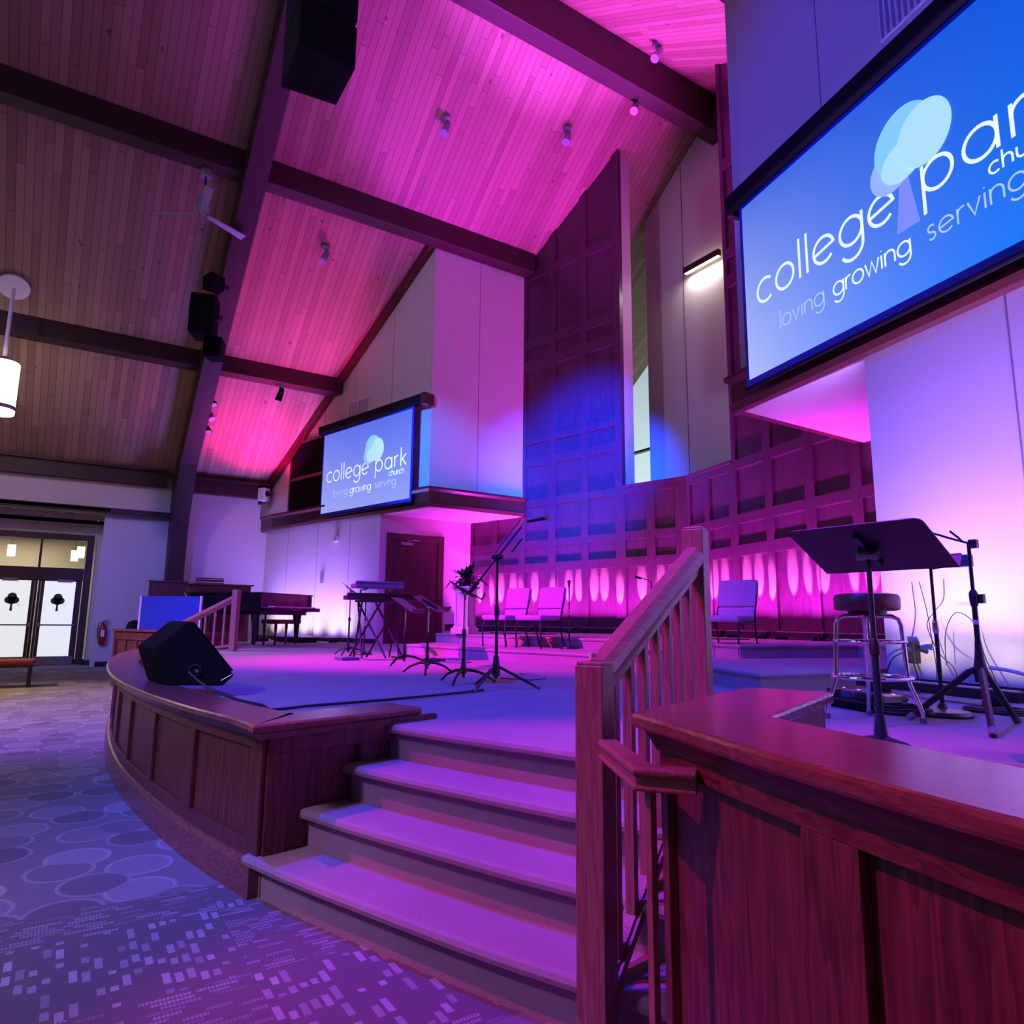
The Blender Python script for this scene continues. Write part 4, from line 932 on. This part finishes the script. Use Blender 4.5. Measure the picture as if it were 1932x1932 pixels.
b = B(); b.tube([(0, 0, .86), (.15, .04, .88)], .006, 6); b.build('side_arm', 'black', rs)
# tripod stand with fork
t = T('tripod_stand', 'black tripod stand with forked top in front of near white wall', 'tripod stand', (-1.83, 4.22, ZS))
for k, (x, y) in enumerate(((-.29, -.22), (.24, -.49), (.09, .16))):
    b = B(); b.tube([(0, 0, .30), (x*.16, y*.16, .27), (x*.93, y*.93, .03), (x, y, .008)], [.014, .018, .016, .012], 8); lg = b.build('leg', 'black', t, smooth=True)
    b = B(); b.tube([(x*.92, y*.92, .035), (x, y, .01)], .019, 8); b.build('rubber_foot', 'leaf' if k == 2 else 'rubber', lg, smooth=True)
b = B(); b.lathe([(.03, .22), (.035, .28), (.025, .34), (.018, .40), (.016, .44)], 12); b.build('leg_hub', 'dark', t, smooth=True)
b = B(); b.tube([(0, 0, .3), (0, 0, .68)], .014, 10); b.build('lower_tube', 'black', t, smooth=True)
b = B(); b.tube([(0, 0, .64), (0, 0, .98)], .010, 10); b.build('upper_tube', 'black', t, smooth=True)
b = B(); b.lathe([(.018, .63), (.022, .66), (.022, .70), (.014, .72)], 12); b.box((.03, .02, .67), (.03, .03, .05)); b.build('height_clutch', 'dark', t, smooth=True)
b = B(); b.lathe([(.0145, .53), (.0145, .555)], 12); b.build('white_tape', 'whitep', t)
b = B(); b.tube([(0, 0, .98), (-.05, -.02, 1.0), (-.16, -.07, 1.05)], .006, 8); b.tube([(-.03, 0, .99), (-.06, .02, 1.02), (-.10, .02, 1.06)], .006, 8); b.build('fork', 'black', t, smooth=True)
b = B(); b.box((.02, .01, .975), (.045, .04, .05)); b.build('fork_clamp', 'dark', t, bev=.008)
# ------------------------------------------------------------------ bar stool
t = T('bar_stool', 'chrome bar stool with round burgundy vinyl seat behind the near music stand', 'bar stool', (-2.2, 3.80, ZS), R(8))
b = B(); b.lathe([(.14, .60), (.165, .605), (.17, .62), (.17, .675), (.16, .69), (.12, .697), (0.01, .70)], 32); b.build('seat', 'vinyl', t, smooth=True)
b = B(); b.lathe([(.10, .575), (.10, .60)], 20); b.build('swivel_plate', 'dark', t, smooth=True)
for k in range(4):
    a = R(28+90*k); c, s = cos(a), sin(a); f = lambda r, z: (r*c, r*s, z)
    b = B(); b.tube([f(.05, .572), f(.12, .570), f(.152, .555), f(.165, .52), f(.178, .24), f(.185, .20), f(.235, .055), f(.237, .02)], .0125, 10); lg = b.build('leg', 'chrome', t, smooth=True)
    b = B(); b.tube([f(.237, .03), f(.237, 0)], .018, 10); b.build('rubber_foot', 'rubber', lg, smooth=True)
def torus(b, r, z, q, n=36, m=8):
    vs = []; fs = []
    for i in range(n):
        for j in range(m): a = 2*PI*i/n; c = 2*PI*j/m; vs.append(((r+q*cos(c))*cos(a), (r+q*cos(c))*sin(a), z+q*sin(c)))
    for i in range(n):
        for j in range(m): fs.append((i*m+j, ((i+1) % n)*m+j, ((i+1) % n)*m+(j+1) % m, i*m+(j+1) % m))
    b.add(vs, fs)
b = B(); torus(b, .182, .43, .009); b.build('upper_ring', 'chrome', t, smooth=True)
b = B(); torus(b, .20, .235, .010); b.build('foot_ring', 'chrome', t, smooth=True)
# ------------------------------------------------------------------ keyboards
def keyboard(loc, rz, L, label, body='kbody'):
    t = T('electronic_keyboard', label, 'keyboard', loc, rz)
    b = B(); b.prism([(-L/2, -.15), (L/2, -.15), (L/2, .15), (-L/2, .15)], 0, .06); b.box((0, -.11, .075), (L*.98, .07, .03)); b.build('casing', body, t, bev=.012)
    b = B(); b.box((.02, .06, .066), (L*.88, .14, .012)); b.build('white_keys', 'keys', t)
    b = B()
    n = int(L/.0236)
    for i in range(n):
        if i % 7 not in (2, 6): x = -L*.43+i*L*.87/n; b.box((x, .03, .078), (.011, .085, .012))
    b.build('black_keys', 'matte', t)
    b = B()
    for i in range(8): b.box((-.3+.06*i, -.11, .093), (.02, .02, .006))
    b.build('control_buttons', 'steel', t)
    return t
keyboard((-8.80, 3.50, 1.62), R(84), .66, 'upper silver-blue electronic keyboard on the crossed black stand')
keyboard((-8.95, 3.62, 1.47), R(80), .98, 'lower wide dark electronic keyboard on the crossed black stand', 'dark')
t = T('keyboard_stand', 'black double-braced X-shaped stand carrying both keyboards', 'keyboard stand', (-8.95, 3.58, ZS), R(84))
for s in (-.12, .12):
    for k in (-1, 1):
        b = B(); b.tube([(s+k*.20, -.19*k, .02), (s-k*.10, .20*k, .76)], .014, 8); b.build('cross_leg', 'black', t, smooth=True)
for s in (-.30, .30):
    b = B(); b.tube([(s, -.24, .015), (s, .24, .015)], .016, 8); b.build('floor_bar', 'black', t, smooth=True)
for y in (-.16, .16): b = B(); b.tube([(-.28, y, .775), (.28, y, .775)], .013, 8); b.build('support_bar', 'black', t, smooth=True)
for s in (-.2, .2): b = B(); b.tube([(s, .17, .78), (s, .20, .93)], .012, 8); b.tube([(s, .20, .93), (s, -.12, .93)], .011, 8); b.build('upper_tier_arm', 'black', t, smooth=True)
for s in (-.25, .25):
    b = B(); b.tube([(s, -.22, .02), (s+.02, .18, .76)], .014, 8); b.tube([(s, .22, .02), (s-.02, -.18, .76)], .014, 8); b.build('cross_leg', 'black', t, smooth=True)
b = B(); b.box((-8.9, 3.15, ZS+.02), (.3, .22, .04)); b.tube([(-8.8, 3.2, ZS+.05), (-8.6, 3.35, ZS+.01), (-8.5, 3.7, ZS+.012)], .008, 5)
tag(b.build('sustain_pedal_unit', 'kbody', bev=.006), 'small blue-black pedal box on the carpet at foot of keyboard stand', 'pedal')
b = B(); r0 = random.Random(3)
pts = [(-8.15+.15*cos(i*.9)+.05*r0.random(), 4.0+.13*sin(i*.9)+.05*r0.random(), ZS+.01+.012*(i % 3)) for i in range(26)]
b.tube(pts, .008, 5); tag(b.build('cable_coil', 'cord'), 'small tangle of black cable on carpet right of the keyboard stand', 'cable')
# ------------------------------------------------------------------ chairs
def chair(loc, rz, label, fab, group=None):
    t = T('stacking_chair', label, 'chair', loc, rz, group)      # faces local -y
    b = B(); n = 6
    b.prism([(-.25, -.25), (.25, -.25), (.235, .22), (-.235, .22)], .385, .465); b.build('seat_cushion', fab, t, bev=.03)
    m = Matrix.Translation((0, .23, .43))@Matrix.Rotation(R(-12), 4, 'X')
    pl = [(-.225, .02), (.225, .02), (.24, .30)]+[(.20+.04*cos(R(90*i/4)), .42+.04*sin(R(90*i/4))) for i in range(5)]+[(-.20+.04*cos(R(90+90*i/4)), .42+.04*sin(R(90+90*i/4))) for i in range(5)]+[(-.24, .30)]
    mm = m@Matrix(((1, 0, 0, 0), (0, 0, -1, .035), (0, 1, 0, 0), (0, 0, 0, 1)))
    b = B(); b.prism([p for p in pl if p[1] > .12]+[(-.23, .12), (.23, .12)][0:0] if False else [(-.232, .135), (.232, .135)]+pl[2:], 0, .06, mm); b.build('backrest', fab, t, bev=.02)
    b = B(); b.prism([(-.222, .0), (.222, .0), (.23, .125), (-.23, .125)], .005, .055, mm); b.build('lumbar_pad', fab, t, bev=.015)
    for s in (-1, 1):
        b = B(); b.tube([(s*.235, -.22, 0), (s*.235, -.235, .30), (s*.22, -.20, .375)], .0115, 8); b.build('leg', 'black', t, smooth=True)
        b = B(); b.tube([(s*.235, .30, 0), (s*.235, .22, .22), (s*.235, .20, .38), (s*.228, .25, .55), (s*.225, .30, .80)], .0115, 8); b.build('leg', 'black', t, smooth=True)
        b = B(); b.tube([(s*.235, -.2, .37), (s*.235, .22, .37)], .010, 6); b.build('side_rail', 'black', t, smooth=True)
    b = B(); b.box((0, .03, .20), (.36, .30, .012)); b.tube([(-.2, -.1, .37), (-.18, -.1, .21)], .004, 5); b.tube([(.2, -.1, .37), (.18, -.1, .21)], .004, 5); b.build('book_rack', 'black', t)
    return t
chair((-8.82, 5.55, .83), R(14), 'rose fabric chair on the platform, left one of the pair', 'chairfab')
chair((-8.2, 5.74, .83), R(14), 'rose fabric chair on the platform, right one of the pair beside microphone stand', 'chairfab')
chair((-5.3, 6.32, .83), R(14), 'blue-lit fabric chair behind the tall upper newel of the near stairs', 'chairblue')
# ------------------------------------------------------------------ pedestal and plant
t = T('pedestal', 'white square flower pedestal standing beside the stage door', 'pedestal', (-10.62, 5.86, .98), R(30))
b = B(); b.box((0, 0, .42), (.27, .27, .66)); b.build('shaft', 'whitep', t)
b = B(); b.box((0, 0, .05), (.36, .36, .10)); b.box((0, 0, .115), (.31, .31, .03)); b.build('plinth', 'whitep', t, bev=.01)
b = B(); b.box((0, 0, .765), (.31, .31, .03)); b.box((0, 0, .80), (.37, .37, .04)); b.build('capital', 'whitep', t, bev=.008)
b = B()
for s in (-1, 1):
    for q in (0, 1):
        for (y, z, dy, dz) in ((-.095, .42, .006, .56), (.095, .42, .006, .56), (0, .70, .19, .006), (0, .14, .19, .006)):
            c = (s*.137, y, z) if q == 0 else (y, s*.137, z); d = (.006, dy, dz) if q == 0 else (dy, .006, dz); b.box(c, d)
b.build('panel_moulding', 'steel', t)
t = T('potted_plant', 'dark leafy plant spilling over top of the white pedestal', 'plant', (-10.62, 5.86, 1.80))
b = B(); b.lathe([(.09, 0), (.12, .12), (.125, .14), (.11, .14)], 18); b.build('pot', 'dark', t, smooth=True)
rr = random.Random(5); b = B()
for i in range(46):
    a = rr.random()*2*PI; e = R(rr.uniform(-15, 60)); L = rr.uniform(.28, .46); c = Vector((cos(a)*cos(e), sin(a)*cos(e), sin(e))); p0 = Vector((0, 0, .12)); w = Vector((-sin(a), cos(a), 0))*rr.uniform(.028, .045)
    p1 = p0+c*L*.45; p2 = p0+c*L*.8+Vector((0, 0, -.05)); p3 = p0+c*L+Vector((0, 0, -.14*(1-sin(e))-.02)); th = Vector((0, 0, .004))
    b.add([p0-w*.25, p0+w*.25, p1-w, p1+w, p2-w*.9, p2+w*.9, p3]+[q-th for q in (p0-w*.25, p0+w*.25, p1-w, p1+w, p2-w*.9, p2+w*.9, p3)], [(0, 1, 3, 2), (2, 3, 5, 4), (4, 5, 6), (8, 7, 9, 10), (10, 9, 11, 12), (12, 11, 13)])
b.build('foliage', 'leaf', t, fix=False)
# ------------------------------------------------------------------ stage monitor
t = T('floor_monitor', 'black wedge stage monitor speaker resting on the curved stage cap', 'speaker', (-5.27, .61, ZC))
ex = Vector((.53, .85, 0)).normalized(); ed = Vector((-.99, -.127, 0)).normalized()
m = Matrix(((ex.x, ed.x, 0, 0), (ex.y, ed.y, 0, 0), (0, 0, 1, 0), (0, 0, 0, 1)))@Matrix(((1, 0, 0, 0), (0, 0, 1, 0), (0, 1, 0, 0), (0, 0, 0, 1)))
prof = [(0, 0), (.39, 0), (.46, .07), (.13, .435), (-.10, .245)]
b = B(); b.prism(prof, 0, .50, m); b.build('cabinet', 'matte', t, bev=.012)
def mq(a, z, dd): return Vector((ex.x*a+ed.x*dd, ex.y*a+ed.y*dd, z))
b = B(); b.add([mq(.445, .095, .02), mq(.155, .416, .02), mq(.155, .416, .48), mq(.445, .095, .48), mq(.455, .105, .02), mq(.165, .426, .02), mq(.165, .426, .48), mq(.455, .105, .48)], [(0, 1, 2, 3), (4, 5, 6, 7), (0, 1, 5, 4), (2, 3, 7, 6), (0, 3, 7, 4), (1, 2, 6, 5)]); b.build('speaker_grille', 'grill', t)
b = B(); torus(b, .038, 0, .006, 24, 6)
for i, v in enumerate(b.v): b.v[i] = tuple(mq(.19+v[0], .10+v[1], -.004+v[2]))
b.build('jack_plate', 'dark', t)
b = B(); p = mq(.19, .10, -.01); b.tube([p, p-ed*.04], .012, 8); b.build('cable_plug', 'steel', t)
b = B(); b.tube([mq(.37, .035, -.006), mq(.44, .075, -.006)], .004, 6); b.build('badge', 'chrome', t)
b = B(); b.tube([(-5.14, .73, .845), (-5.06, .78, .79), (-5.0, .84, .745), (-4.95, .89, .72), (-4.67, .97, .692), (-4.34, 1.04, .692), (-4.10, 1.02, .692), (-4.13, 1.12, .692), (-4.19, 1.25, .692), (-4.22, 1.46, .692), (-4.29, 1.84, .692), (-4.36, 2.1, .692), (-4.45, 2.43, .692), (-4.55, 2.68, .692)], .009, 6)
tag(b.build('speaker_cable', 'cord', smooth=True), 'black cable running from the wedge monitor across the stage to the boom stand', 'cable')
# floor pockets
fp = T('floor_pocket', 'flush metal floor box lid nearest the stair newel on stage carpet', 'floor box', (-5.4, 3.61, ZS), R(20))
b = B(); b.box((0, 0, .005), (.34, .26, .01)); b.build('lid', 'kbody', fp, bev=.003)
b = B(); b.box((0, -.09, .011), (.1, .02, .006)); b.build('finger_pull', 'steel', fp)
dup(fp, (-6.75, 3.98, ZS), R(25), 'flush metal floor box lid behind the edge-on music stand'); dup(fp, (-7.85, 4.2, ZS), R(30), 'farthest small floor box lid on the stage carpet')
# white lidded case and wall things near the left wall
t = T('equipment_case', 'black equipment case with raised pale lid against the left lit wall', 'case', tuple(S1.p(-1.75, .95, ZS)), TW)
b = B(); b.box((0, 0, .06), (1.1, .4, .12)); b.build('case_body', 'matte', t, bev=.01)
b = B(); b.add([(-.55, -.2, .125), (.55, -.2, .125), (.55, .2, .125), (-.55, .2, .125), (-.55, -.2, .20), (.5, -.2, .13), (.5, .2, .13), (-.55, .2, .20)], [(0, 1, 2, 3), (4, 5, 6, 7), (0, 1, 5, 4), (2, 3, 7, 6), (0, 3, 7, 4), (1, 2, 6, 5)]); b.build('pale_lid', 'whitep', t)
o = T('wall_sensor', 'small white wall device high on the left lit wall', 'wall device', tuple(S1.p(-1.76, .0, 3.18)), TW)
b = B(); b.box((0, -.035, 0), (.14, .07, .13)); b.box((0, -.045, -.075), (.10, .09, .03)); b.build('housing', 'whitep', o, bev=.01)
o = T('wall_phone', 'slim grey box mounted low on the left lit wall', 'wall box', tuple(S1.p(-2.31, .0, 2.25)), TW)
b = B(); b.box((0, -.03, 0), (.07, .06, .30)); b.build('housing', 'greymetal', o, bev=.01)
o = T('gooseneck_microphone', 'tiny thin microphone on short stalk beside the piano leg', 'microphone', tuple(S1.p(-3.35, .8, ZS)))
b = B(); b.tube([(0, 0, 0), (.01, 0, .25), (.03, .02, .36), (.08, .05, .41)], .005, 6); b.build('stalk', 'black', o)
b = B(); b.tube([(.07, .045, .40), (.12, .07, .42)], .012, 8); b.build('microphone', 'dark', o)
# wall loudspeaker in the corner
t = T('wall_loudspeaker', 'small white wall loudspeaker with black cone in the left corner', 'speaker', (-19.55, 4.32, 4.62), R(35))
b = B(); b.box((0, 0, 0), (.24, .22, .36)); b.build('cabinet', 'whitep', t, bev=.015)
b = B(); b.lathe([(.085, 0), (.08, .01), (.03, .0)], 20, Matrix.Translation((.12, 0, .02))@Matrix.Rotation(R(90), 4, 'Y')); b.build('cone', 'matte', t)
b = B(); b.box((-.1, 0, -.22), (.1, .08, .1)); b.build('bracket', 'dark', t)
# ------------------------------------------------------------------ near white wall: power box, cables, gear pile
t = T('wall_power_box', 'black power box with plug mounted low on the near white wall', 'power box', tuple(S2.p(.29, 0, .985)), -TW)
b = B(); b.box((0, -.03, 0), (.085, .06, .17)); b.build('box', 'dark', t, bev=.006)
b = B(); b.lathe([(.022, 0), (.022, .01)], 14, Matrix.Translation((0, -.062, .03))@Matrix.Rotation(R(90), 4, 'X')); b.build('socket', 'steel', t)
b = B(); b.tube([(.04, -.04, .02), (.09, -.05, .022), (.15, -.06, .015)], [.01, .013, .02], 8); b.build('plug', 'dark', t, smooth=True)
def wire(pts, r=.0035): 
    b = B(); b.tube(spline(pts, 6), r, 5); return b
P2 = lambda u, d, z: tuple(S2.p(u, d, z))
for i, (pts, lab) in enumerate((
    ([P2(.25, .05, 1.0), P2(.15, .10, .93), P2(.12, .14, .8), P2(.2, .2, .72), P2(.3, .3, .69)], 'black cable looping left from the power box down to the floor'),
    ([P2(.33, .03, 1.55), P2(.34, .03, 1.3), P2(.31, .05, 1.12), P2(.28, .06, 1.04)], 'thin cable hanging down into top of the power box'),
    ([P2(.40, .03, 1.55), P2(.45, .03, 1.3), P2(.50, .06, 1.05), P2(.55, .1, .85), P2(.6, .2, .70)], 'thin cable hanging beside the round base stand'),
    ([P2(.62, .03, 1.56), P2(.60, .03, 1.4), P2(.53, .06, 1.3), P2(.5, .1, 1.2), P2(.58, .1, 1.0), P2(.72, .12, .88), P2(.8, .2, .7)], 'thin cable draped right of the round base stand'),
    ([P2(.60, .06, .9), P2(.62, .06, 1.15), P2(.72, .06, 1.30), P2(.86, .06, 1.22), P2(.92, .07, 1.0), P2(1.0, .1, .85), P2(1.08, .15, .72)], 'arched thin cable between the round base stand and the tripod'),
    ([P2(.30, .05, .92), P2(.36, .08, .8), P2(.42, .12, .72), P2(.5, .25, .69)], 'short black cable dropping from bottom of the power box'))):
    tag(wire(pts, .006 if i in (0, 5) else .0035).build('hanging_cable', 'cord', smooth=True), lab, 'cable')
b = B(); b.tube(spline([(-1.80, 4.25, ZS+.30), (-1.68, 4.28, ZS+.28), (-1.60, 4.3, ZS+.24), (-1.58, 4.3, ZS+.14)], 6), .010, 8); tag(b.build('curved_white_tube', 'whitep', smooth=True), 'short curved white tube hanging off the tripod stand hub', 'tube')
pile = T('pedal_board', 'black pedal board with small effect boxes behind the bar stool', 'pedal board', (-2.60, 4.34, ZS), R(-20))
b = B(); b.box((0, 0, .025), (.56, .32, .05)); b.build('board', 'matte', pile, bev=.006)
for i, x in enumerate((-.22, -.08, .07, .22)):
    b = B(); b.box((x, .02, .075), (.09, .13, .05)); bx_ = b.build('effect_box', ['dark', 'kbody', 'dark', 'steel'][i], pile, bev=.006)
    b = B(); b.lathe([(.012, .10), (.012, .112)], 10, Matrix.Translation((x, -.02, 0))); b.build('foot_switch', 'chrome', bx_, smooth=True)
    b = B(); b.box((x, .06, .102), (.012, .012, .004)); b.build('indicator_light', 'ledred', bx_)
rr = random.Random(11)
for j, (cx, cy, lab) in enumerate(((-2.22, 4.12, 'loose coil of black cable on floor directly behind the stool legs'), (-2.62, 4.62, 'loose coil of black cable behind the pedal board'), (-1.95, 4.62, 'loose coil of black cable under the near white wall light bar'))):
    b = B(); pts = [(cx+(.14+.03*rr.random())*cos(i*.7), cy+(.10+.03*rr.random())*sin(i*.7), ZS+.012+.003*i*.4+.01*rr.random()) for i in range(30)]
    b.tube(spline(pts, 3), .007, 5); tag(b.build('cable_coil', 'cord', smooth=True), lab, 'cable')
b = B(); S2.bx(b, -.02, 5, ZS, ZS+.10, 0, .02); struct(b.build('baseboard_right', 'strap'))
b = B(); S1.bx(b, -5, 0, ZS, ZS+.10, 0, .02); struct(b.build('baseboard_far', 'strap'))
# ------------------------------------------------------------------ things hung from the roof
def ceil_spot(loc, aim, label, group='ceiling spotlights', dark=False, sc=1.0):
    t = T('ceiling_spotlight', label, 'spotlight', loc, 0, group)
    b = B(); b.lathe([(.03, -.05), (.09*sc, -.04), (.10*sc, 0), (.02, .02)], 18); b.build('canopy', 'greymetal', t, smooth=True)
    b = B(); b.tube([(0, 0, -.02), (0, 0, -.17)], .014, 8); b.build('stem', 'greymetal', t)
    d = (Vector(aim)-Vector(loc)).normalized(); p = Vector((0, 0, -.22)); q = d.to_track_quat('Z', 'Y').to_matrix().to_4x4(); m = Matrix.Translation(p)@q
    b = B(); b.lathe([(.03, -.17*sc), (.065*sc, -.14*sc), (.075*sc, .04), (.085*sc, .16*sc), (.08*sc, .17*sc)], 18, m); b.build('lamp_housing', 'matte' if dark else 'greymetal', t, smooth=True)
    b = B(); b.lathe([(.07*sc, .160*sc), (.068*sc, .172*sc)], 18, m); b.build('lens', 'lens', t)
    b = B(); b.tube([p+Vector((.09, 0, .04)), p+Vector((.09, 0, 0)), p+Vector((-.09, 0, 0)), p+Vector((-.09, 0, .04))], .008, 6); b.build('yoke', 'greymetal', t)
    return t
ceil_spot((-11.11, 5.47, 11.13), (-9, 2, 3), 'ceiling spotlight on magenta planks, left of the middle pair')
ceil_spot((-10.47, 8.02, 11.59), (-8, 4, 3), 'ceiling spotlight on magenta planks nearest the tall chancel opening')
ceil_spot((-13.83, 3.99, 9.19), (-12, 1, 3), 'ceiling spotlight in the middle bay between the two purlins')
ceil_spot((-8.16, 8.4, 12.03), (-8, 3, 3), 'ceiling spotlight right of the ridge beam')
ceil_spot((-9.2, 8.78, 11.80), (-7.5, 6, 6), 'spotlight clamped to side of the ridge beam')
ceil_spot((-16.85, 3.95, 6.92), (-18, 3, 2), 'dark small spotlight under the lowest purlin', dark=True)
ceil_spot((-17.75, 2.55, 6.75), (-14, 4, 1), 'upper spotlight of the cluster on the big rafter', dark=True)
ceil_spot((-18.05, 2.55, 6.45), (-14, 5, 1), 'middle spotlight of the cluster on the big rafter', dark=False)
ceil_spot((-18.35, 2.55, 6.20), (-15, 4, 1), 'lowest spotlight of the cluster on the big rafter', dark=True)
# big hanging loudspeaker array
t = T('loudspeaker_array', 'large black loudspeaker array hanging at top of the view', 'speaker', (-7.25, 1.86, 7.46))
for i in range(4):
    z = .0+i*.62; yo = .03*i
    b = B(); b.add([(-.38, -.30-yo*0, z), (.38, -.30, z), (.34, .36, z+.03), (-.34, .36, z+.03), (-.38, -.30, z+.60), (.38, -.30, z+.60), (.34, .36, z+.57), (-.34, .36, z+.57)], [(0, 1, 2, 3), (4, 5, 6, 7), (0, 1, 5, 4), (1, 2, 6, 5), (2, 3, 7, 6), (3, 0, 4, 7)])
    b.build('cabinet', 'matte', t, bev=.01)
b = B()
for x in (-.3, .3): b.tube([(x, 0, 2.4), (x, 0, C(-7.3+x)-7.3)], .012, 6)
b.build('suspension_cable', 'black', t)
# smaller speaker pair on rafter
def hung_speaker(loc, w, h, dpt, rz, label):
    t = T('hanging_loudspeaker', label, 'speaker', loc, rz)
    b = B(); b.prism([(-w/2, -dpt/2), (w/2, -dpt/2), (w*.36, dpt/2), (-w*.36, dpt/2)], -h/2, h/2); b.build('cabinet', 'matte', t, bev=.015)
    b = B(); b.box((0, -dpt/2-.006, 0), (w*.92, .012, h*.94)); b.build('grille', 'grill', t)
    b = B(); b.box((0, dpt/2+.06, 0), (.08, .14, .1)); b.build('bracket', 'dark', t)
hung_speaker((-13.75, 1.72, 6.95), .50, .80, .42, R(-25), 'black loudspeaker hung on front of the big rafter')
hung_speaker((-13.75, 1.95, 6.35), .34, .40, .34, R(60), 'small black speaker box just below the rafter loudspeaker')
hung_speaker((-13.6, 1.82, 7.62), .32, .28, .3, R(20), 'small black box just above the rafter loudspeaker')
# ceiling fan
t = T('ceiling_fan', 'grey three-blade ceiling fan hanging from the middle purlin', 'ceiling fan', (-13.02, 1.44, 9.50))
b = B(); b.lathe([(.09, -.10), (.11, -.04), (.11, 0.02)], 18); b.build('canopy', 'greymetal', t, smooth=True)
b = B(); b.tube([(0, 0, -.05), (0, 0, -.55)], .016, 8); b.build('downrod', 'black', t)
b = B(); b.lathe([(.05, -.50), (.12, -.53), (.12, -.76), (.06, -.82), (.05, -.86)], 20); b.build('motor_housing', 'greymetal', t, smooth=True)
for a in (118, 238, 358):
    c, s = cos(R(a)), sin(R(a)); b = B(); nx, ny = -s, c
    w0, w1 = .05, .075
    pts = [(c*.10+nx*w0, s*.10+ny*w0, -.85), (c*.10-nx*w0, s*.10-ny*w0, -.835), (c*.92-nx*w1, s*.92-ny*w1, -.83), (c*.92+nx*w1, s*.92+ny*w1, -.865)]
    b.add(pts+[(x, y, z-.012) for x, y, z in pts], [(0, 1, 2, 3), (4, 5, 6, 7), (0, 1, 5, 4), (1, 2, 6, 5), (2, 3, 7, 6), (3, 0, 4, 7)]); b.build('blade', 'greymetal', t)
# pendant lamp
t = T('pendant_lamp', 'glowing white cylinder pendant with white ceiling plate at left edge', 'pendant lamp', (-15.97, -1.47, 7.55))
mm = Matrix.Rotation(-math.atan(.715), 4, 'Y')
b = B(); b.lathe([(.10, -.06), (.27, -.05), (.27, 0)], 28, Matrix.Translation((-.0, 0, .08))@mm); b.build('ceiling_plate', 'whitep', t, smooth=True)
b = B(); b.tube([(0, 0, .05), (0, 0, -1.45)], .035, 10); b.build('stem', 'whitep', t, smooth=True)
b = B(); b.lathe([(.26, -2.52), (.27, -2.50), (.27, -1.52), (.26, -1.50)], 28); b.build('glass_shade', 'shade', t, smooth=True)
b = B(); b.lathe([(.275, -2.44), (.28, -2.42), (.28, -2.38), (.275, -2.36)], 28); b.lathe([(.12, -1.50), (.08, -1.40), (.04, -1.38)], 16); b.build('metal_bands', 'steel', t, smooth=True)
light('pendant_glow', 'POINT', (-15.97, -1.47, 4.9), None, 24, (1, .75, .48), .25)
for i, (x, y) in enumerate(((-15.97, -6.5), (-15.97, -11.0), (-2.0, -7.5))):
    light('pendant_glow', 'POINT', (x, y, 4.9), None, 24, (1, .75, .48), .25)
